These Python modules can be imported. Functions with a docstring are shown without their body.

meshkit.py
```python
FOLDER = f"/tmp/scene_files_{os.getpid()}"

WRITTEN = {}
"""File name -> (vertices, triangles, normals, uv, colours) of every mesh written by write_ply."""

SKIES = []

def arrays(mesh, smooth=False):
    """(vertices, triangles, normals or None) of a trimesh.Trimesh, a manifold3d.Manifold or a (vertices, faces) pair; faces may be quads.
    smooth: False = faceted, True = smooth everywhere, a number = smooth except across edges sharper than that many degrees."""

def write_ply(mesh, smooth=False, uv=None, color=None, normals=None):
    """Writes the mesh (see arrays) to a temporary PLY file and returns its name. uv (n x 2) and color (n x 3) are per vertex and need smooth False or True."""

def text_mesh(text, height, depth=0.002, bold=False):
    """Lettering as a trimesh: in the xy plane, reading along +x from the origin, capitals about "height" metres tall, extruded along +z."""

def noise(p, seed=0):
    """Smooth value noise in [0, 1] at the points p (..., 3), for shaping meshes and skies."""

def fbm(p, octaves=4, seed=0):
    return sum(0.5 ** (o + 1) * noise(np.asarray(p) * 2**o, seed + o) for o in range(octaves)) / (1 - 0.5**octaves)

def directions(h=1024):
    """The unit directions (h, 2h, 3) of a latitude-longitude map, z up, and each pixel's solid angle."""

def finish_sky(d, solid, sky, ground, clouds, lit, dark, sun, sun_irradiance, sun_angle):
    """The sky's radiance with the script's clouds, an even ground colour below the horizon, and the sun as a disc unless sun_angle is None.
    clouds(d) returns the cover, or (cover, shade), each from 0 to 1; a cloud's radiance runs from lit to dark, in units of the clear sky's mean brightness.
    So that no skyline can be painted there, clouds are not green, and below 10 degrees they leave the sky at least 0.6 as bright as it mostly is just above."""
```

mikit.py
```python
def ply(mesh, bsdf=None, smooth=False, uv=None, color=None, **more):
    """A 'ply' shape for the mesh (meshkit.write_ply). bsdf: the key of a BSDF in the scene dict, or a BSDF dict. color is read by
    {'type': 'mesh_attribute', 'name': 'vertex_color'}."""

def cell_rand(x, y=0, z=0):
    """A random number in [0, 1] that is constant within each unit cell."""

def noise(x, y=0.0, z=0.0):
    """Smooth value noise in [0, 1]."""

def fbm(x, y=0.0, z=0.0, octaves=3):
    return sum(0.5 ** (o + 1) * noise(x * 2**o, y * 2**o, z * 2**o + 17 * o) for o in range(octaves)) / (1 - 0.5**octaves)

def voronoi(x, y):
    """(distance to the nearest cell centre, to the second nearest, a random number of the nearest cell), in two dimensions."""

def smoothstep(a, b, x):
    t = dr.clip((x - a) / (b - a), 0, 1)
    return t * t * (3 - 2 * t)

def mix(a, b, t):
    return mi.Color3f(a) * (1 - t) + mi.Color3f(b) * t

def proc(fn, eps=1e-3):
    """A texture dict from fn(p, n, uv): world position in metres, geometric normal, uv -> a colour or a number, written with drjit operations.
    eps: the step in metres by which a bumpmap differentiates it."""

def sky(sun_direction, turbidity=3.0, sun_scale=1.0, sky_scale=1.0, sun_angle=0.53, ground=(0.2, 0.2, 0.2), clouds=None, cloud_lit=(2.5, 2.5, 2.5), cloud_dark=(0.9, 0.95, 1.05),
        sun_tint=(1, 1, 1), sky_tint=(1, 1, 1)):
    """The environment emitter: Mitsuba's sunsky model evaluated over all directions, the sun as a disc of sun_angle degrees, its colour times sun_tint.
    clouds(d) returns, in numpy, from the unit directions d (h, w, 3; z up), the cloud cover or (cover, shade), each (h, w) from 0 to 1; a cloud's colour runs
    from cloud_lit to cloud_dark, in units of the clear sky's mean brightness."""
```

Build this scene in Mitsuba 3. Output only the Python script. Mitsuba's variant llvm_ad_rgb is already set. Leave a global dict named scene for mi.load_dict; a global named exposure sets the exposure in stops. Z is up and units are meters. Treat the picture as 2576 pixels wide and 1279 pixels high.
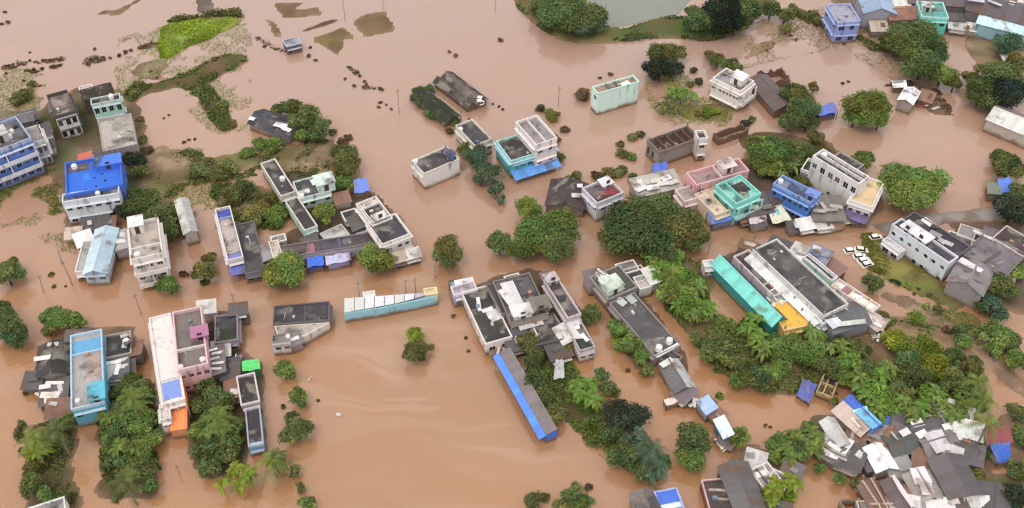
import math
import numpy as np
import drjit as dr
import mitsuba as mi
import manifold3d as m3
import mikit

T = mi.ScalarTransform4f
scene, labels = {}, {}

# ---------------------------------------------------------------- camera, sky, exposure
H, F, PITCH = 145.0, 2561.0, 45.0          # drone height (m), focal length in plan units (frame 2576 x 1279), tilt below the horizon
CX, CY = 1288.0, 639.5
_c, _s = math.cos(math.radians(PITCH)), math.sin(math.radians(PITCH))
scene['camera'] = {'type': 'thinlens', 'aperture_radius': .085, 'focus_distance': 4000.0, 'fov': 2 * math.degrees(math.atan(CX / F)), 'fov_axis': 'x', 'near_clip': 1.0, 'far_clip': 6000.0,
                   'to_world': T().look_at(origin=[0, 0, H], target=[0, _c, H - _s], up=[0, 0, 1])}
scene['sky'] = mikit.sky((-0.25, -0.35, 0.9), turbidity=4, sun_scale=0.22, sun_angle=28, clouds=lambda d: 1.0,
                         cloud_lit=(2.4, 2.42, 2.5), sky_scale=1.0)
exposure = 2.0


def at(px, py, z=0.0):
    """The point at height z that the plan position (px, py) of the aerial view stands for."""
    a, b = (px - CX) / F, -(py - CY) / F
    d = np.array([a, _c + b * _s, -_s + b * _c])
    return np.array([0, 0, H]) + d * ((z - H) / d[2])


def pix(p):
    q = np.asarray(p, float) - [0, 0, H]
    dep = q[1] * _c - q[2] * _s
    return np.array([CX + F * q[0] / dep, CY - F * (q[1] * _s + q[2] * _c) / dep])


def mpp(px, py):
    """Metres per plan unit, across the view."""
    return at(px + 1, py)[0] - at(px, py)[0]


# ---------------------------------------------------------------- materials (colour of each mesh comes with its vertices)
noise, fbm, smooth, mix = mikit.noise, mikit.fbm, mikit.smoothstep, mikit.mix


def face_colour(p, n, uv):
    """Each face's own flat colour, which its mesh carries in the texture coordinates (red and green in u, blue in v)."""
    r = dr.floor(uv.x)
    return mi.Color3f(r / 1000, dr.clip((uv.x - r - .02) / .96, 0, 1), uv.y)


VC = mikit.proc(face_colour)


def two(b):
    return {'type': 'twosided', 'bsdf': b}


def flat_col(r, g, b):
    return {'type': 'rgb', 'value': [r, g, b]}


def grime_w(p, n, uv):
    edge = fbm(p.x * .7 + 3, p.y * .7, p.z * .3, 3)
    tide = smooth(1.5, 0.15, p.z - 1.2 * (edge - .5)) * .88
    streak = smooth(.56, .78, noise(p.x * 1.7 + p.y * 1.1, p.y * 1.3 - p.x * .9, p.z * .22)) * (.62 - .38 * dr.abs(n.z))
    return dr.clip(dr.maximum(tide, streak * smooth(.3, .75, edge)) + .10, 0, 1)


def grime_c(p, n, uv):
    return mix((.10, .09, .085), (.20, .128, .082), smooth(2.0, .6, p.z))


def roof_w(p, n, uv):
    a = fbm(p.x * .32, p.y * .32, p.z, 4)
    b = noise(p.x * 1.9, p.y * 1.9, p.z)
    return dr.clip(smooth(.42, .68, a) * .7 + smooth(.62, .85, b) * .25 + .04, 0, 1)


def stain_c(p, n, uv):
    return mix((.055, .052, .05), (.27, .25, .215), smooth(.45, .62, fbm(p.x * .55 + 31, p.y * .55, p.z, 3)))


def cloth_w(p, n, uv):
    return .06 + .38 * smooth(.45, .75, fbm(p.x * .6 + 5, p.y * .6, p.z * .6, 3))


def rust_w(p, n, uv):
    a = fbm(p.x * .5 + 9, p.y * .5, p.z * .5, 3)
    return dr.clip(smooth(.55, .74, a) * .55 + noise(p.x * 2.3, p.y * 2.3, p.z) * .12, 0, 1)


def land_w(p, n, uv):
    a = fbm(p.x * .25, p.y * .25, 0, 4)
    return dr.clip(smooth(.4, .65, a) * .55 + smooth(.3, .05, p.z) * .15, 0, 1)


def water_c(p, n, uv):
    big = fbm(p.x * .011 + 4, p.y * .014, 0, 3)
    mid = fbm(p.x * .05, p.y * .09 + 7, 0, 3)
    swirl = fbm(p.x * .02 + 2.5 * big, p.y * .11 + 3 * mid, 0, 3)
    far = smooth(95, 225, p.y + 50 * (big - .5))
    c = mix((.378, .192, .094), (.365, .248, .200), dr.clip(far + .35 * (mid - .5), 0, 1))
    c = mix(c, (.300, .168, .084), smooth(.44, .70, big) * .45)
    c = mix(c, (.43, .28, .195), smooth(.52, .74, swirl) * .24)
    line = fbm(p.x * .035 + 5 * big, p.y * .35 + 4 * mid, 3, 3)
    return mix(c, (.50, .345, .25), smooth(.62, .74, line) * smooth(.42, .6, big) * .2)


def water_h(p, n, uv):
    w = noise(p.x * .9 + 1.5 * noise(p.x * .2, p.y * .2), p.y * 1.5, 0) * .6 + noise(p.x * 2.3, p.y * 3.4, 5) * .25 + fbm(p.x * .22, p.y * .33, 9, 2) * 1.3
    return w * .05


def blend(a, b, w):
    return two({'type': 'blendbsdf', 'a': a, 'b': b, 'weight': mikit.proc(w)})


def prin(color, rough, spec=.3, **k):
    return {'type': 'principled', 'base_color': color, 'roughness': rough, 'specular': spec, **k}


def diff(color):
    return {'type': 'diffuse', 'reflectance': color}


scene['paint'] = blend(diff(VC), diff(mikit.proc(grime_c)), grime_w)
scene['concrete'] = blend(diff(VC), diff(mikit.proc(stain_c)), roof_w)
scene['tin'] = blend(prin(VC, .42, .5), diff(flat_col(.16, .095, .06)), rust_w)
scene['gloss'] = two(prin(VC, .25, .5))
scene['cloth'] = blend(prin(VC, .5, .4), diff(flat_col(.30, .24, .19)), cloth_w)
scene['rough'] = two(diff(VC))
scene['leaf'] = {'type': 'principledthin', 'base_color': VC, 'roughness': .55, 'diff_trans': .7, 'spec_trans': 0.0}
scene['soil'] = blend(diff({'type': 'mesh_attribute', 'name': 'vertex_color'}), diff(flat_col(.13, .085, .055)), land_w)
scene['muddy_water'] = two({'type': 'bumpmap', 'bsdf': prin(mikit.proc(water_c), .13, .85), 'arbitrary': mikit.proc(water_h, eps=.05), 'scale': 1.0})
scene['pond_water'] = two(prin(flat_col(.19, .205, .17), .12, .6))

# ---------------------------------------------------------------- colours
W, LW, G, DG = (.78, .76, .74), (.58, .57, .55), (.30, .29, .28), (.085, .083, .085)
PG, BR, TH = (.12, .105, .115), (.17, .105, .08), (.075, .062, .055)
PK, PKL, MINT, TEAL, TURQ = (.78, .50, .50), (.80, .66, .65), (.50, .78, .68), (.09, .50, .46), (.22, .66, .58)
BLUE, LBL, SKYB, NAVY, LAV = (.06, .19, .78), (.42, .60, .78), (.12, .42, .74), (.04, .06, .2), (.36, .40, .66)
TAN, CREAM, YEL, ORA, MAR, GRN, BEI = (.48, .41, .35), (.76, .66, .47), (.82, .50, .11), (.80, .21, .06), (.26, .07, .08), (.10, .66, .17), (.62, .52, .44)
GLASS = (.022, .024, .028)


# ---------------------------------------------------------------- mesh building
class Frame:
    def __init__(s, o, ux):
        s.o = np.asarray(o, float)[:2]
        s.ux = np.asarray(ux, float)[:2] / np.linalg.norm(np.asarray(ux, float)[:2])
        s.uy = np.array([-s.ux[1], s.ux[0]])

    def w(s, v):
        v = np.asarray(v, float)
        out = np.array(v)
        out[..., :2] = s.o + v[..., :1] * s.ux + v[..., 1:2] * s.uy
        return out


WORLD = Frame((0, 0), (1, 0))
BOXF = np.array([[0, 2, 1], [0, 3, 2], [4, 5, 6], [4, 6, 7], [0, 1, 5], [0, 5, 4], [1, 2, 6], [1, 6, 5], [2, 3, 7], [2, 7, 6], [3, 0, 4], [3, 4, 7]])


class MB:
    """Collects shapes and makes them ONE mesh of the scene."""

    def __init__(s, fr=WORLD):
        s.fr, s.v, s.f, s.c, s.n = fr, [], [], [], 0

    def add(s, v, f, c, fr=None):
        v = (fr or s.fr).w(v)
        s.v.append(v)
        s.f.append(np.asarray(f, int) + s.n)
        s.c.append(np.broadcast_to(np.asarray(c, float), (len(v), 3)))
        s.n += len(v)
        return s

    def box(s, x0, x1, y0, y1, z0, z1, c):
        return s.add([[x0, y0, z0], [x1, y0, z0], [x1, y1, z0], [x0, y1, z0], [x0, y0, z1], [x1, y0, z1], [x1, y1, z1], [x0, y1, z1]], BOXF, c)

    def hexa(s, lo, hi, c):
        return s.add(np.vstack([lo, hi]), BOXF, c)

    def tube(s, pts, radii, c, sides=6):
        p = np.asarray(pts, float)
        t = np.gradient(p, axis=0)
        t /= np.linalg.norm(t, axis=1, keepdims=True) + 1e-9
        a = np.cross(t, np.where(np.abs(t[:, 2:]) < .9, [0, 0, 1.], [1., 0, 0]))
        a /= np.linalg.norm(a, axis=1, keepdims=True) + 1e-9
        b, ang = np.cross(t, a), np.arange(sides) * 2 * np.pi / sides
        v = p[:, None] + np.broadcast_to(radii, (len(p),))[:, None, None] * (np.cos(ang)[None, :, None] * a[:, None] + np.sin(ang)[None, :, None] * b[:, None])
        v = np.vstack([v.reshape(-1, 3), p[:1], p[-1:]])
        f, m = [], len(p) * sides
        for i in range(len(p) - 1):
            for j in range(sides):
                k = (j + 1) % sides
                q = [i * sides + j, i * sides + k, (i + 1) * sides + k, (i + 1) * sides + j]
                f += [[q[0], q[1], q[2]], [q[0], q[2], q[3]]]
        for j in range(sides):
            k = (j + 1) % sides
            f += [[m, k, j], [m + 1, (len(p) - 1) * sides + j, (len(p) - 1) * sides + k]]
        return s.add(v, f, c)

    def lathe(s, x, y, prof, c, sides=14):
        ang = np.arange(sides) * 2 * np.pi / sides
        v = np.array([[x + r * math.cos(a), y + r * math.sin(a), z] for r, z in prof for a in ang])
        f = []
        for i in range(len(prof) - 1):
            for j in range(sides):
                k = (j + 1) % sides
                q = [i * sides + j, i * sides + k, (i + 1) * sides + k, (i + 1) * sides + j]
                f += [[q[0], q[1], q[2]], [q[0], q[2], q[3]]]
        top, bot = len(v), len(v) + 1
        v = np.vstack([v, [[x, y, prof[-1][1]], [x, y, prof[0][1]]]])
        e = (len(prof) - 1) * sides
        for j in range(sides):
            k = (j + 1) % sides
            f += [[top, e + j, e + k], [bot, k, j]]
        return s.add(v, f, c)

    def man(s, m, c):
        me = m.to_mesh()
        return s.add(np.array(me.vert_properties[:, :3]), np.array(me.tri_verts), c)

    def slab(s, g, thick, c):
        """A grid of points (nu, nv, 3) as a closed sheet of the given thickness; c: one colour or (nu, nv, 3)."""
        g = np.asarray(g, float)
        nu, nv = g.shape[:2]
        c = np.broadcast_to(np.asarray(c, float), (nu, nv, 3)).reshape(-1, 3)
        top, bot = g.reshape(-1, 3), g.reshape(-1, 3) - [0, 0, thick]
        i, j = np.meshgrid(np.arange(nu - 1), np.arange(nv - 1), indexing='ij')
        q = np.stack([i * nv + j, (i + 1) * nv + j, (i + 1) * nv + j + 1, i * nv + j + 1], -1).reshape(-1, 4)
        m = nu * nv
        f = [q[:, [0, 1, 2]], q[:, [0, 2, 3]], q[:, [0, 2, 1]] + m, q[:, [0, 3, 2]] + m]
        ring = [k for k in range(0, m, nv)] + [(nu - 1) * nv + k for k in range(1, nv)] + [k * nv + nv - 1 for k in range(nu - 2, -1, -1)] + [k for k in range(nv - 2, 0, -1)]
        ring = np.array(ring)
        nx = np.roll(ring, -1)
        f += [np.stack([ring, ring + m, nx + m], 1), np.stack([ring, nx + m, nx], 1)]
        return s.add(np.vstack([top, bot]), np.vstack(f), np.vstack([c, c]))

    def put(s, key, bsdf, smoothed=False):
        v, f, c = np.vstack(s.v), np.vstack(s.f), np.clip(np.vstack(s.c), 0, 1)
        if smoothed:
            scene[key] = mikit.ply((v, f), bsdf, smooth=True, color=c)
            return key
        if np.abs(c[f[:, 0]] - c[f[:, 1]]).max() + np.abs(c[f[:, 0]] - c[f[:, 2]]).max() > 1e-6:
            c = np.repeat(c[f[:, 0]], 3, 0)
            v, f = v[f].reshape(-1, 3), np.arange(f.size).reshape(-1, 3)
        scene[key] = mikit.ply((v, f), bsdf, uv=np.stack([np.round(c[:, 0] * 1000) + .02 + .96 * c[:, 1], c[:, 2]], 1))
        return key


def free(key, used=scene):
    if not any(k == key or k.startswith(key + '__') for k in (key,)) or (key not in used and not _taken(key)):
        return key
    i = 1
    while f'{key}_{i:03d}' in used or _taken(f'{key}_{i:03d}'):
        i += 1
    return f'{key}_{i:03d}'


_TOP = {}


def _taken(key):
    return key in _TOP


def top(kind):
    """A new top-level key: kind, kind_001, kind_002 ..."""
    n = _TOP.setdefault('#' + kind, 0)
    _TOP['#' + kind] = n + 1
    key = kind if n == 0 else f'{kind}_{n:03d}'
    _TOP[key] = 1
    return key


_PART = {}


def part(parent, name):
    k = f'{parent}__{name}'
    n = _PART.get(k, 0)
    _PART[k] = n + 1
    return k if n == 0 else f'{k}_{n:03d}'


MARKS = []      # (centre in plan units, half size, phrase) of everything a label may refer to
AUTO = []       # (key, head of the label, centre in plan units, must not refer to) of the things whose label is put together at the end


def tag(key, label, cat, group=None, kind=None):
    labels[key] = {'label': label, 'category': cat}
    if group:
        labels[key]['group'] = group
    if kind:
        labels[key]['kind'] = kind


def structure(key):
    labels[key] = {'kind': 'structure'}


def mark(who, P):
    P = np.asarray(P, float)
    MARKS.append((P.mean(0), np.maximum((P.max(0) - P.min(0)) / 2, 12), who))


RNG = np.random.default_rng(11)


def vary(c, a=.06, rng=RNG):
    return np.clip(np.asarray(c) * (1 + rng.uniform(-a, a)), 0, 1)


# ---------------------------------------------------------------- buildings
def frame_of(P, h):
    """A rectangle on the ground plan from three roof corners (seen from above: two ends of the front edge, then the back end of the right edge)."""
    a, b, c = (at(x, y, h) for x, y in P)
    u, v = (b - a)[:2], (c - b)[:2]
    L, Wd = np.linalg.norm(u), np.linalg.norm(v)
    v90 = np.array([v[1], -v[0]])
    if u @ v90 <= 0:
        print('frame turned inside out', P)
    d = u / L * L ** 1.5 + v90 / Wd * Wd ** 1.5
    fr = Frame((0, 0), d)
    cen = (a + c)[:2] / 2
    fr.o = cen - fr.ux * L / 2 - fr.uy * Wd / 2
    return fr, L, Wd


def side(fr, L, Wd, s):
    """A frame whose x runs along a wall and whose -y points out of it, and the wall's length."""
    if s == 'f':
        return Frame(fr.o, fr.ux), L
    if s == 'r':
        return Frame(fr.o + fr.ux * L, fr.uy), Wd
    if s == 'b':
        return Frame(fr.o + fr.ux * L + fr.uy * Wd, -fr.ux), L
    return Frame(fr.o + fr.uy * Wd, -fr.uy), Wd


def corrugated(mb, p00, p10, p11, p01, c, rng, step=.24, amp=.035, tone=.13):
    """Sheet metal from p00 to p10 (eave) up to p01 - p11 (ridge), the ribs running up the slope."""
    p00, p10, p11, p01 = (np.asarray(p, float) for p in (p00, p10, p11, p01))
    n = int(np.clip(np.linalg.norm(p10 - p00) / step, 6, 160))
    u = np.linspace(0, 1, n + 1)[:, None, None]
    v = np.linspace(0, 1, 4)[None, :, None]
    g = (p00 * (1 - u) + p10 * u) * (1 - v) + (p01 * (1 - u) + p11 * u) * v
    sheet = np.floor(u[:, 0, 0] * np.linalg.norm(p10 - p00) / 1.05).astype(int)
    g[..., 2] += (amp * (np.arange(n + 1) % 2))[:, None] + rng.uniform(-.03, .03, sheet.max() + 1)[sheet][:, None]
    col = np.asarray(c)[None, None] * (1 + rng.uniform(-tone, tone, sheet.max() + 1))[sheet][:, None, None]
    mb.slab(g, .03, np.broadcast_to(col, g.shape))


def holes_of(spec, L, Wd, hw, big):
    out = []
    for w in spec.split():
        s, rest = w[0], w[1:]
        n, r = (int(x) for x in rest.split('x'))
        Ls = L if s in 'fb' else Wd
        for k in range(r):
            z = hw - 1.45 - 3.0 * k
            if z < .35:
                continue
            for i in range(n):
                q = (math.sin(i * 12.99 + k * 78.2 + L * 37.7 + Wd) * 43758.5) % 1
                if q < .08 and n > 2:
                    continue
                out.append((s, k, (i + .5 + .16 * (q - .5)) / n * Ls, z, min((.95 + .4 * q) * big, .6 * Ls / n), (1.05 + .3 * q) * big if z > 1.2 else .9))
    return out


def house(kind, who, label, cat, P, h, wall, roof=DG, par=.7, parc=None, win='', style='flat', big=1.0, rise=None, roof2=None, ridge=None, stair=(), tanks=(), patches=(),
          divs=(), awn=(), balc='', stubs=0, paint=(), shade=True, mat='concrete', ledge=False, over=.35, group=None, trim=None, sheets=(), rnd=False):
    key = top(kind)
    seed = int(abs(P[0][0] * 7 + P[0][1] * 13))
    rng = np.random.default_rng(seed)
    fr, L, Wd = frame_of(P, h)
    parc = parc or wall
    trim = trim or parc
    if who:
        mark(who, [P[0], P[1], P[2], (P[0][0] + P[2][0] - P[1][0], P[0][1] + P[2][1] - P[1][1])])
        tag(key, label, cat, group)
    else:
        AUTO.append((key, label, (np.asarray(P[0], float) + P[2]) / 2, None, cat))
    if mat == 'concrete' and max(roof) < .16:
        roof = np.asarray(roof) * .78
    flat = style == 'flat'
    hw = h - par if flat else h
    body = m3.Manifold.cube((L, Wd, hw + 1.6)).translate((0, 0, -1.6))
    if not flat:
        along = ridge or ('x' if L >= Wd else 'y')
        span = Wd if along == 'x' else L
        rise = rise if rise is not None else (.2 * span if style == 'gable' else .14 * span)
        if along == 'x':
            prof = [(0, h - .01), (Wd, h - .01), (Wd / 2, h + rise)] if style == 'gable' else [(0, h - .01), (Wd, h - .01), (Wd, h + rise)]
            tri = m3.CrossSection([prof]).extrude(L).rotate((90, 0, 90))
        else:
            prof = [(0, h - .01), (L, h - .01), (L / 2, h + rise)] if style == 'gable' else [(0, h - .01), (L, h - .01), (L, h + rise)]
            tri = m3.CrossSection([prof]).extrude(Wd).rotate((90, 0, 0)).translate((0, Wd, 0))
        body = body + tri.translate((0, 0, -.08))
    wins = holes_of(win, L, Wd, hw, big)
    for s, k, x, z, ww, hh in wins:
        f2, Ls = side(Frame((0, 0), (1, 0)), L, Wd, s)
        a, b = f2.w(np.array([[x - ww / 2, -.1, z - hh / 2], [x + ww / 2, .28, z + hh / 2]]))
        lo, hi = np.minimum(a, b), np.maximum(a, b)
        if rnd:
            e = f2.w(np.array([x, -.1, z]))
            body = body - m3.Manifold.cylinder(.38, .5, .5, 18).rotate((-90, 0, math.degrees(math.atan2(f2.ux[1], f2.ux[0])))).translate(tuple(e))
            continue
        body = body - m3.Manifold.cube(tuple(hi - lo)).translate(tuple(lo))
    MB(fr).man(body, wall).put(part(key, 'wall'), 'paint')
    done = set()
    for s, k, x, z, ww, hh in wins:
        f2, Ls = side(fr, L, Wd, s)
        m = MB(f2).box(x - ww / 2, x + ww / 2, .2, .26, z - hh / 2, z + hh / 2, vary(GLASS if rng.uniform() < .72 else [(.10, .12, .15), (.16, .10, .07), (.07, .13, .12)][rng.integers(3)], .5, rng))
        for a in () if rnd else (x - ww / 2, x - .025, x + ww / 2 - .05):
            m.box(a, a + .05, .14, .2, z - hh / 2, z + hh / 2, vary(trim, .1, rng) * .8)
        m.put(part(key, 'window'), 'gloss')
        if shade and (s, k) not in done:
            done.add((s, k))
            zz = z + hh / 2 + .14
            MB(f2).hexa([[.15, -.5, zz - .06], [Ls - .15, -.5, zz - .06], [Ls - .15, -.002, zz], [.15, -.002, zz]],
                        [[.15, -.5, zz + .02], [Ls - .15, -.5, zz + .02], [Ls - .15, -.002, zz + .1], [.15, -.002, zz + .1]], vary(trim, .05, rng)).put(part(key, 'sunshade'), 'paint')
    if flat:
        t = .2
        MB(fr).box(t - .02, L - t + .02, t - .02, Wd - t + .02, hw - .1, hw + .05, roof).put(part(key, 'roof'), mat)
        if par > .05:
            m, e = MB(fr), .045
            m.box(-e, L + e, -e, t, hw, h, parc).box(-e, L + e, Wd - t, Wd + e, hw, h, parc).box(-e, t, t, Wd - t, hw, h, parc).box(L - t, L + e, t, Wd - t, hw, h, parc)
            m.put(part(key, 'parapet'), 'paint')
        if ledge:
            m = MB(fr)
            m.box(-.45, L + .45, -.45, -.047, hw - .2, hw - .05, trim).box(-.45, L + .45, Wd + .047, Wd + .45, hw - .2, hw - .05, trim)
            m.box(-.45, -.047, -.047, Wd + .047, hw - .2, hw - .05, trim).box(L + .047, L + .45, -.047, Wd + .047, hw - .2, hw - .05, trim)
            m.put(part(key, 'ledge'), 'paint')
    else:
        o = over
        r2 = roof if roof2 is None else roof2
        if along == 'x':
            if style == 'gable':
                dz = rise * o / (Wd / 2)
                for y0, c in ((0, roof), (1, r2)):
                    m = MB(fr)
                    e = -o if y0 == 0 else Wd + o
                    a, b = ((-o, e, h - dz + .04), (L + o, e, h - dz + .04)) if y0 == 0 else ((L + o, e, h - dz + .04), (-o, e, h - dz + .04))
                    corrugated(m, a, b, (b[0], Wd / 2, h + rise + .04), (a[0], Wd / 2, h + rise + .04), c, rng)
                    m.put(part(key, 'roof_slope'), mat)
                MB(fr).hexa([[-o, Wd / 2 - .22, h + rise - .02], [L + o, Wd / 2 - .22, h + rise - .02], [L + o, Wd / 2 + .22, h + rise - .02], [-o, Wd / 2 + .22, h + rise - .02]],
                            [[-o, Wd / 2 - .06, h + rise + .14], [L + o, Wd / 2 - .06, h + rise + .14], [L + o, Wd / 2 + .06, h + rise + .14], [-o, Wd / 2 + .06, h + rise + .14]], np.asarray(roof) * .9).put(part(key, 'ridge_cap'), mat)
            else:
                dz = rise * o / Wd
                m = MB(fr)
                corrugated(m, (-o, -o, h - dz + .04), (L + o, -o, h - dz + .04), (L + o, Wd + o, h + rise + dz + .04), (-o, Wd + o, h + rise + dz + .04), roof, rng)
                m.put(part(key, 'roof_slope'), mat)
        else:
            if style == 'gable':
                dz = rise * o / (L / 2)
                for x0, c in ((0, roof), (1, r2)):
                    m = MB(fr)
                    e = -o if x0 == 0 else L + o
                    a, b = ((e, Wd + o, h - dz + .04), (e, -o, h - dz + .04)) if x0 == 0 else ((e, -o, h - dz + .04), (e, Wd + o, h - dz + .04))
                    corrugated(m, a, b, (L / 2, b[1], h + rise + .04), (L / 2, a[1], h + rise + .04), c, rng)
                    m.put(part(key, 'roof_slope'), mat)
                MB(fr).hexa([[L / 2 - .22, -o, h + rise - .02], [L / 2 + .22, -o, h + rise - .02], [L / 2 + .22, Wd + o, h + rise - .02], [L / 2 - .22, Wd + o, h + rise - .02]],
                            [[L / 2 - .06, -o, h + rise + .14], [L / 2 + .06, -o, h + rise + .14], [L / 2 + .06, Wd + o, h + rise + .14], [L / 2 - .06, Wd + o, h + rise + .14]], np.asarray(roof) * .9).put(part(key, 'ridge_cap'), mat)
            else:
                dz = rise * o / L
                m = MB(fr)
                corrugated(m, (-o, Wd + o, h - dz + .04), (-o, -o, h - dz + .04), (L + o, -o, h + rise + dz + .04), (L + o, Wd + o, h + rise + dz + .04), roof, rng)
                m.put(part(key, 'roof_slope'), mat)
    top_z = hw + .05 if flat else h
    for fx, fy, sw, sd, sh, col in stair:
        x, y = fx * L, fy * Wd
        r = part(key, 'stair_room')
        b = m3.Manifold.cube((sw, sd, sh + .04)).translate((x, y, top_z - .04)) - m3.Manifold.cube((.9, .3, 1.9)).translate((x + sw / 2 - .45, y - .1, top_z))
        b = b - m3.Manifold.cube((.3, .9, .9)).translate((x + sw - .2, y + sd / 2 - .45, top_z + .9))
        MB(fr).man(b, col).put(r, 'paint')
        MB(fr).box(x - .3, x + sw + .3, y - .3, y + sd + .3, top_z + sh, top_z + sh + .14, vary(col, .05, rng)).put(r + '__slab', 'concrete')
        MB(fr).box(x + sw / 2 - .43, x + sw / 2 + .43, y + .1, y + .16, top_z, top_z + 1.88, (.09, .06, .04)).put(r + '__door', 'paint')
    for x0, x1, y0, y1, col, bs in patches:
        MB(fr).box(x0 * L, x1 * L, y0 * Wd, y1 * Wd, top_z - .01, top_z + .02 + .004 * rng.integers(1, 4), col).put(part(key, 'roof_patch'), bs)
    for ax, q, col in divs:
        m = MB(fr)
        (m.box(q * L - .1, q * L + .1, .201, Wd - .201, top_z - .02, h - .06, col) if ax == 'x' else m.box(.201, L - .201, q * Wd - .1, q * Wd + .1, top_z - .02, h - .06, col))
        m.put(part(key, 'divider_wall'), 'paint')
    for s, col, dep, zz in awn:
        f2, Ls = side(fr, L, Wd, s)
        m = MB(f2)
        corrugated(m, (-.1, -dep, zz - .3 * dep), (Ls + .1, -dep, zz - .3 * dep), (Ls + .1, -.06, zz), (-.1, -.06, zz), col, rng)
        m.put(part(key, 'awning'), 'tin')
        for q in (.04, .36, .66, .96):
            MB(f2).tube([[q * Ls, -dep + .15, -1.5], [q * Ls, -dep + .15, zz - .3 * dep]], .06, G, 5).put(part(key, 'post'), 'rough')
    for s in balc:
        f2, Ls = side(fr, L, Wd, s)
        for k in range(3):
            z = hw - 2.95 - 3.0 * k
            if z < .4:
                break
            b = part(key, 'balcony')
            MB(f2).box(-.05, Ls + .05, -1.25, -.003, z - .13, z, vary(trim, .05, rng)).put(b, 'paint')
            MB(f2).box(-.05, Ls + .05, -1.25, -1.13, z, z + .85, vary(trim, .05, rng)).put(b + '__railing', 'paint')
            for q in range(3):
                x = .1 + q * (Ls - .45) / 2
                MB(f2).box(x, x + .25, -1.12, -.87, z, z + 2.8, vary(trim, .05, rng)).put(part(key, 'pillar'), 'paint')
    if flat and L * Wd > 30 and mat == 'concrete':
        for i in range(int(min(5, L * Wd / 22))):
            x, y = rng.uniform(.8, L - 1.6), rng.uniform(.8, Wd - 1.6)
            if i % 2:
                MB(fr).tube([[x, y, top_z + .08], [x + rng.uniform(-1.5, 1.5) * .5, min(y + 1.6, Wd - .4), top_z + .08]], .07, vary((.5, .48, .46), .3, rng), 5).put(part(key, 'pipe'), 'rough')
            else:
                a, b = rng.uniform(.35, .8), rng.uniform(.3, .7)
                MB(fr).box(x, x + a, y, y + b, top_z, top_z + rng.uniform(.2, .6), vary(((.66, .64, .6), (.3, .26, .24), (.5, .3, .2), (.2, .28, .4))[int(rng.integers(4))], .2, rng)).put(part(key, 'crate'), 'paint')
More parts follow.
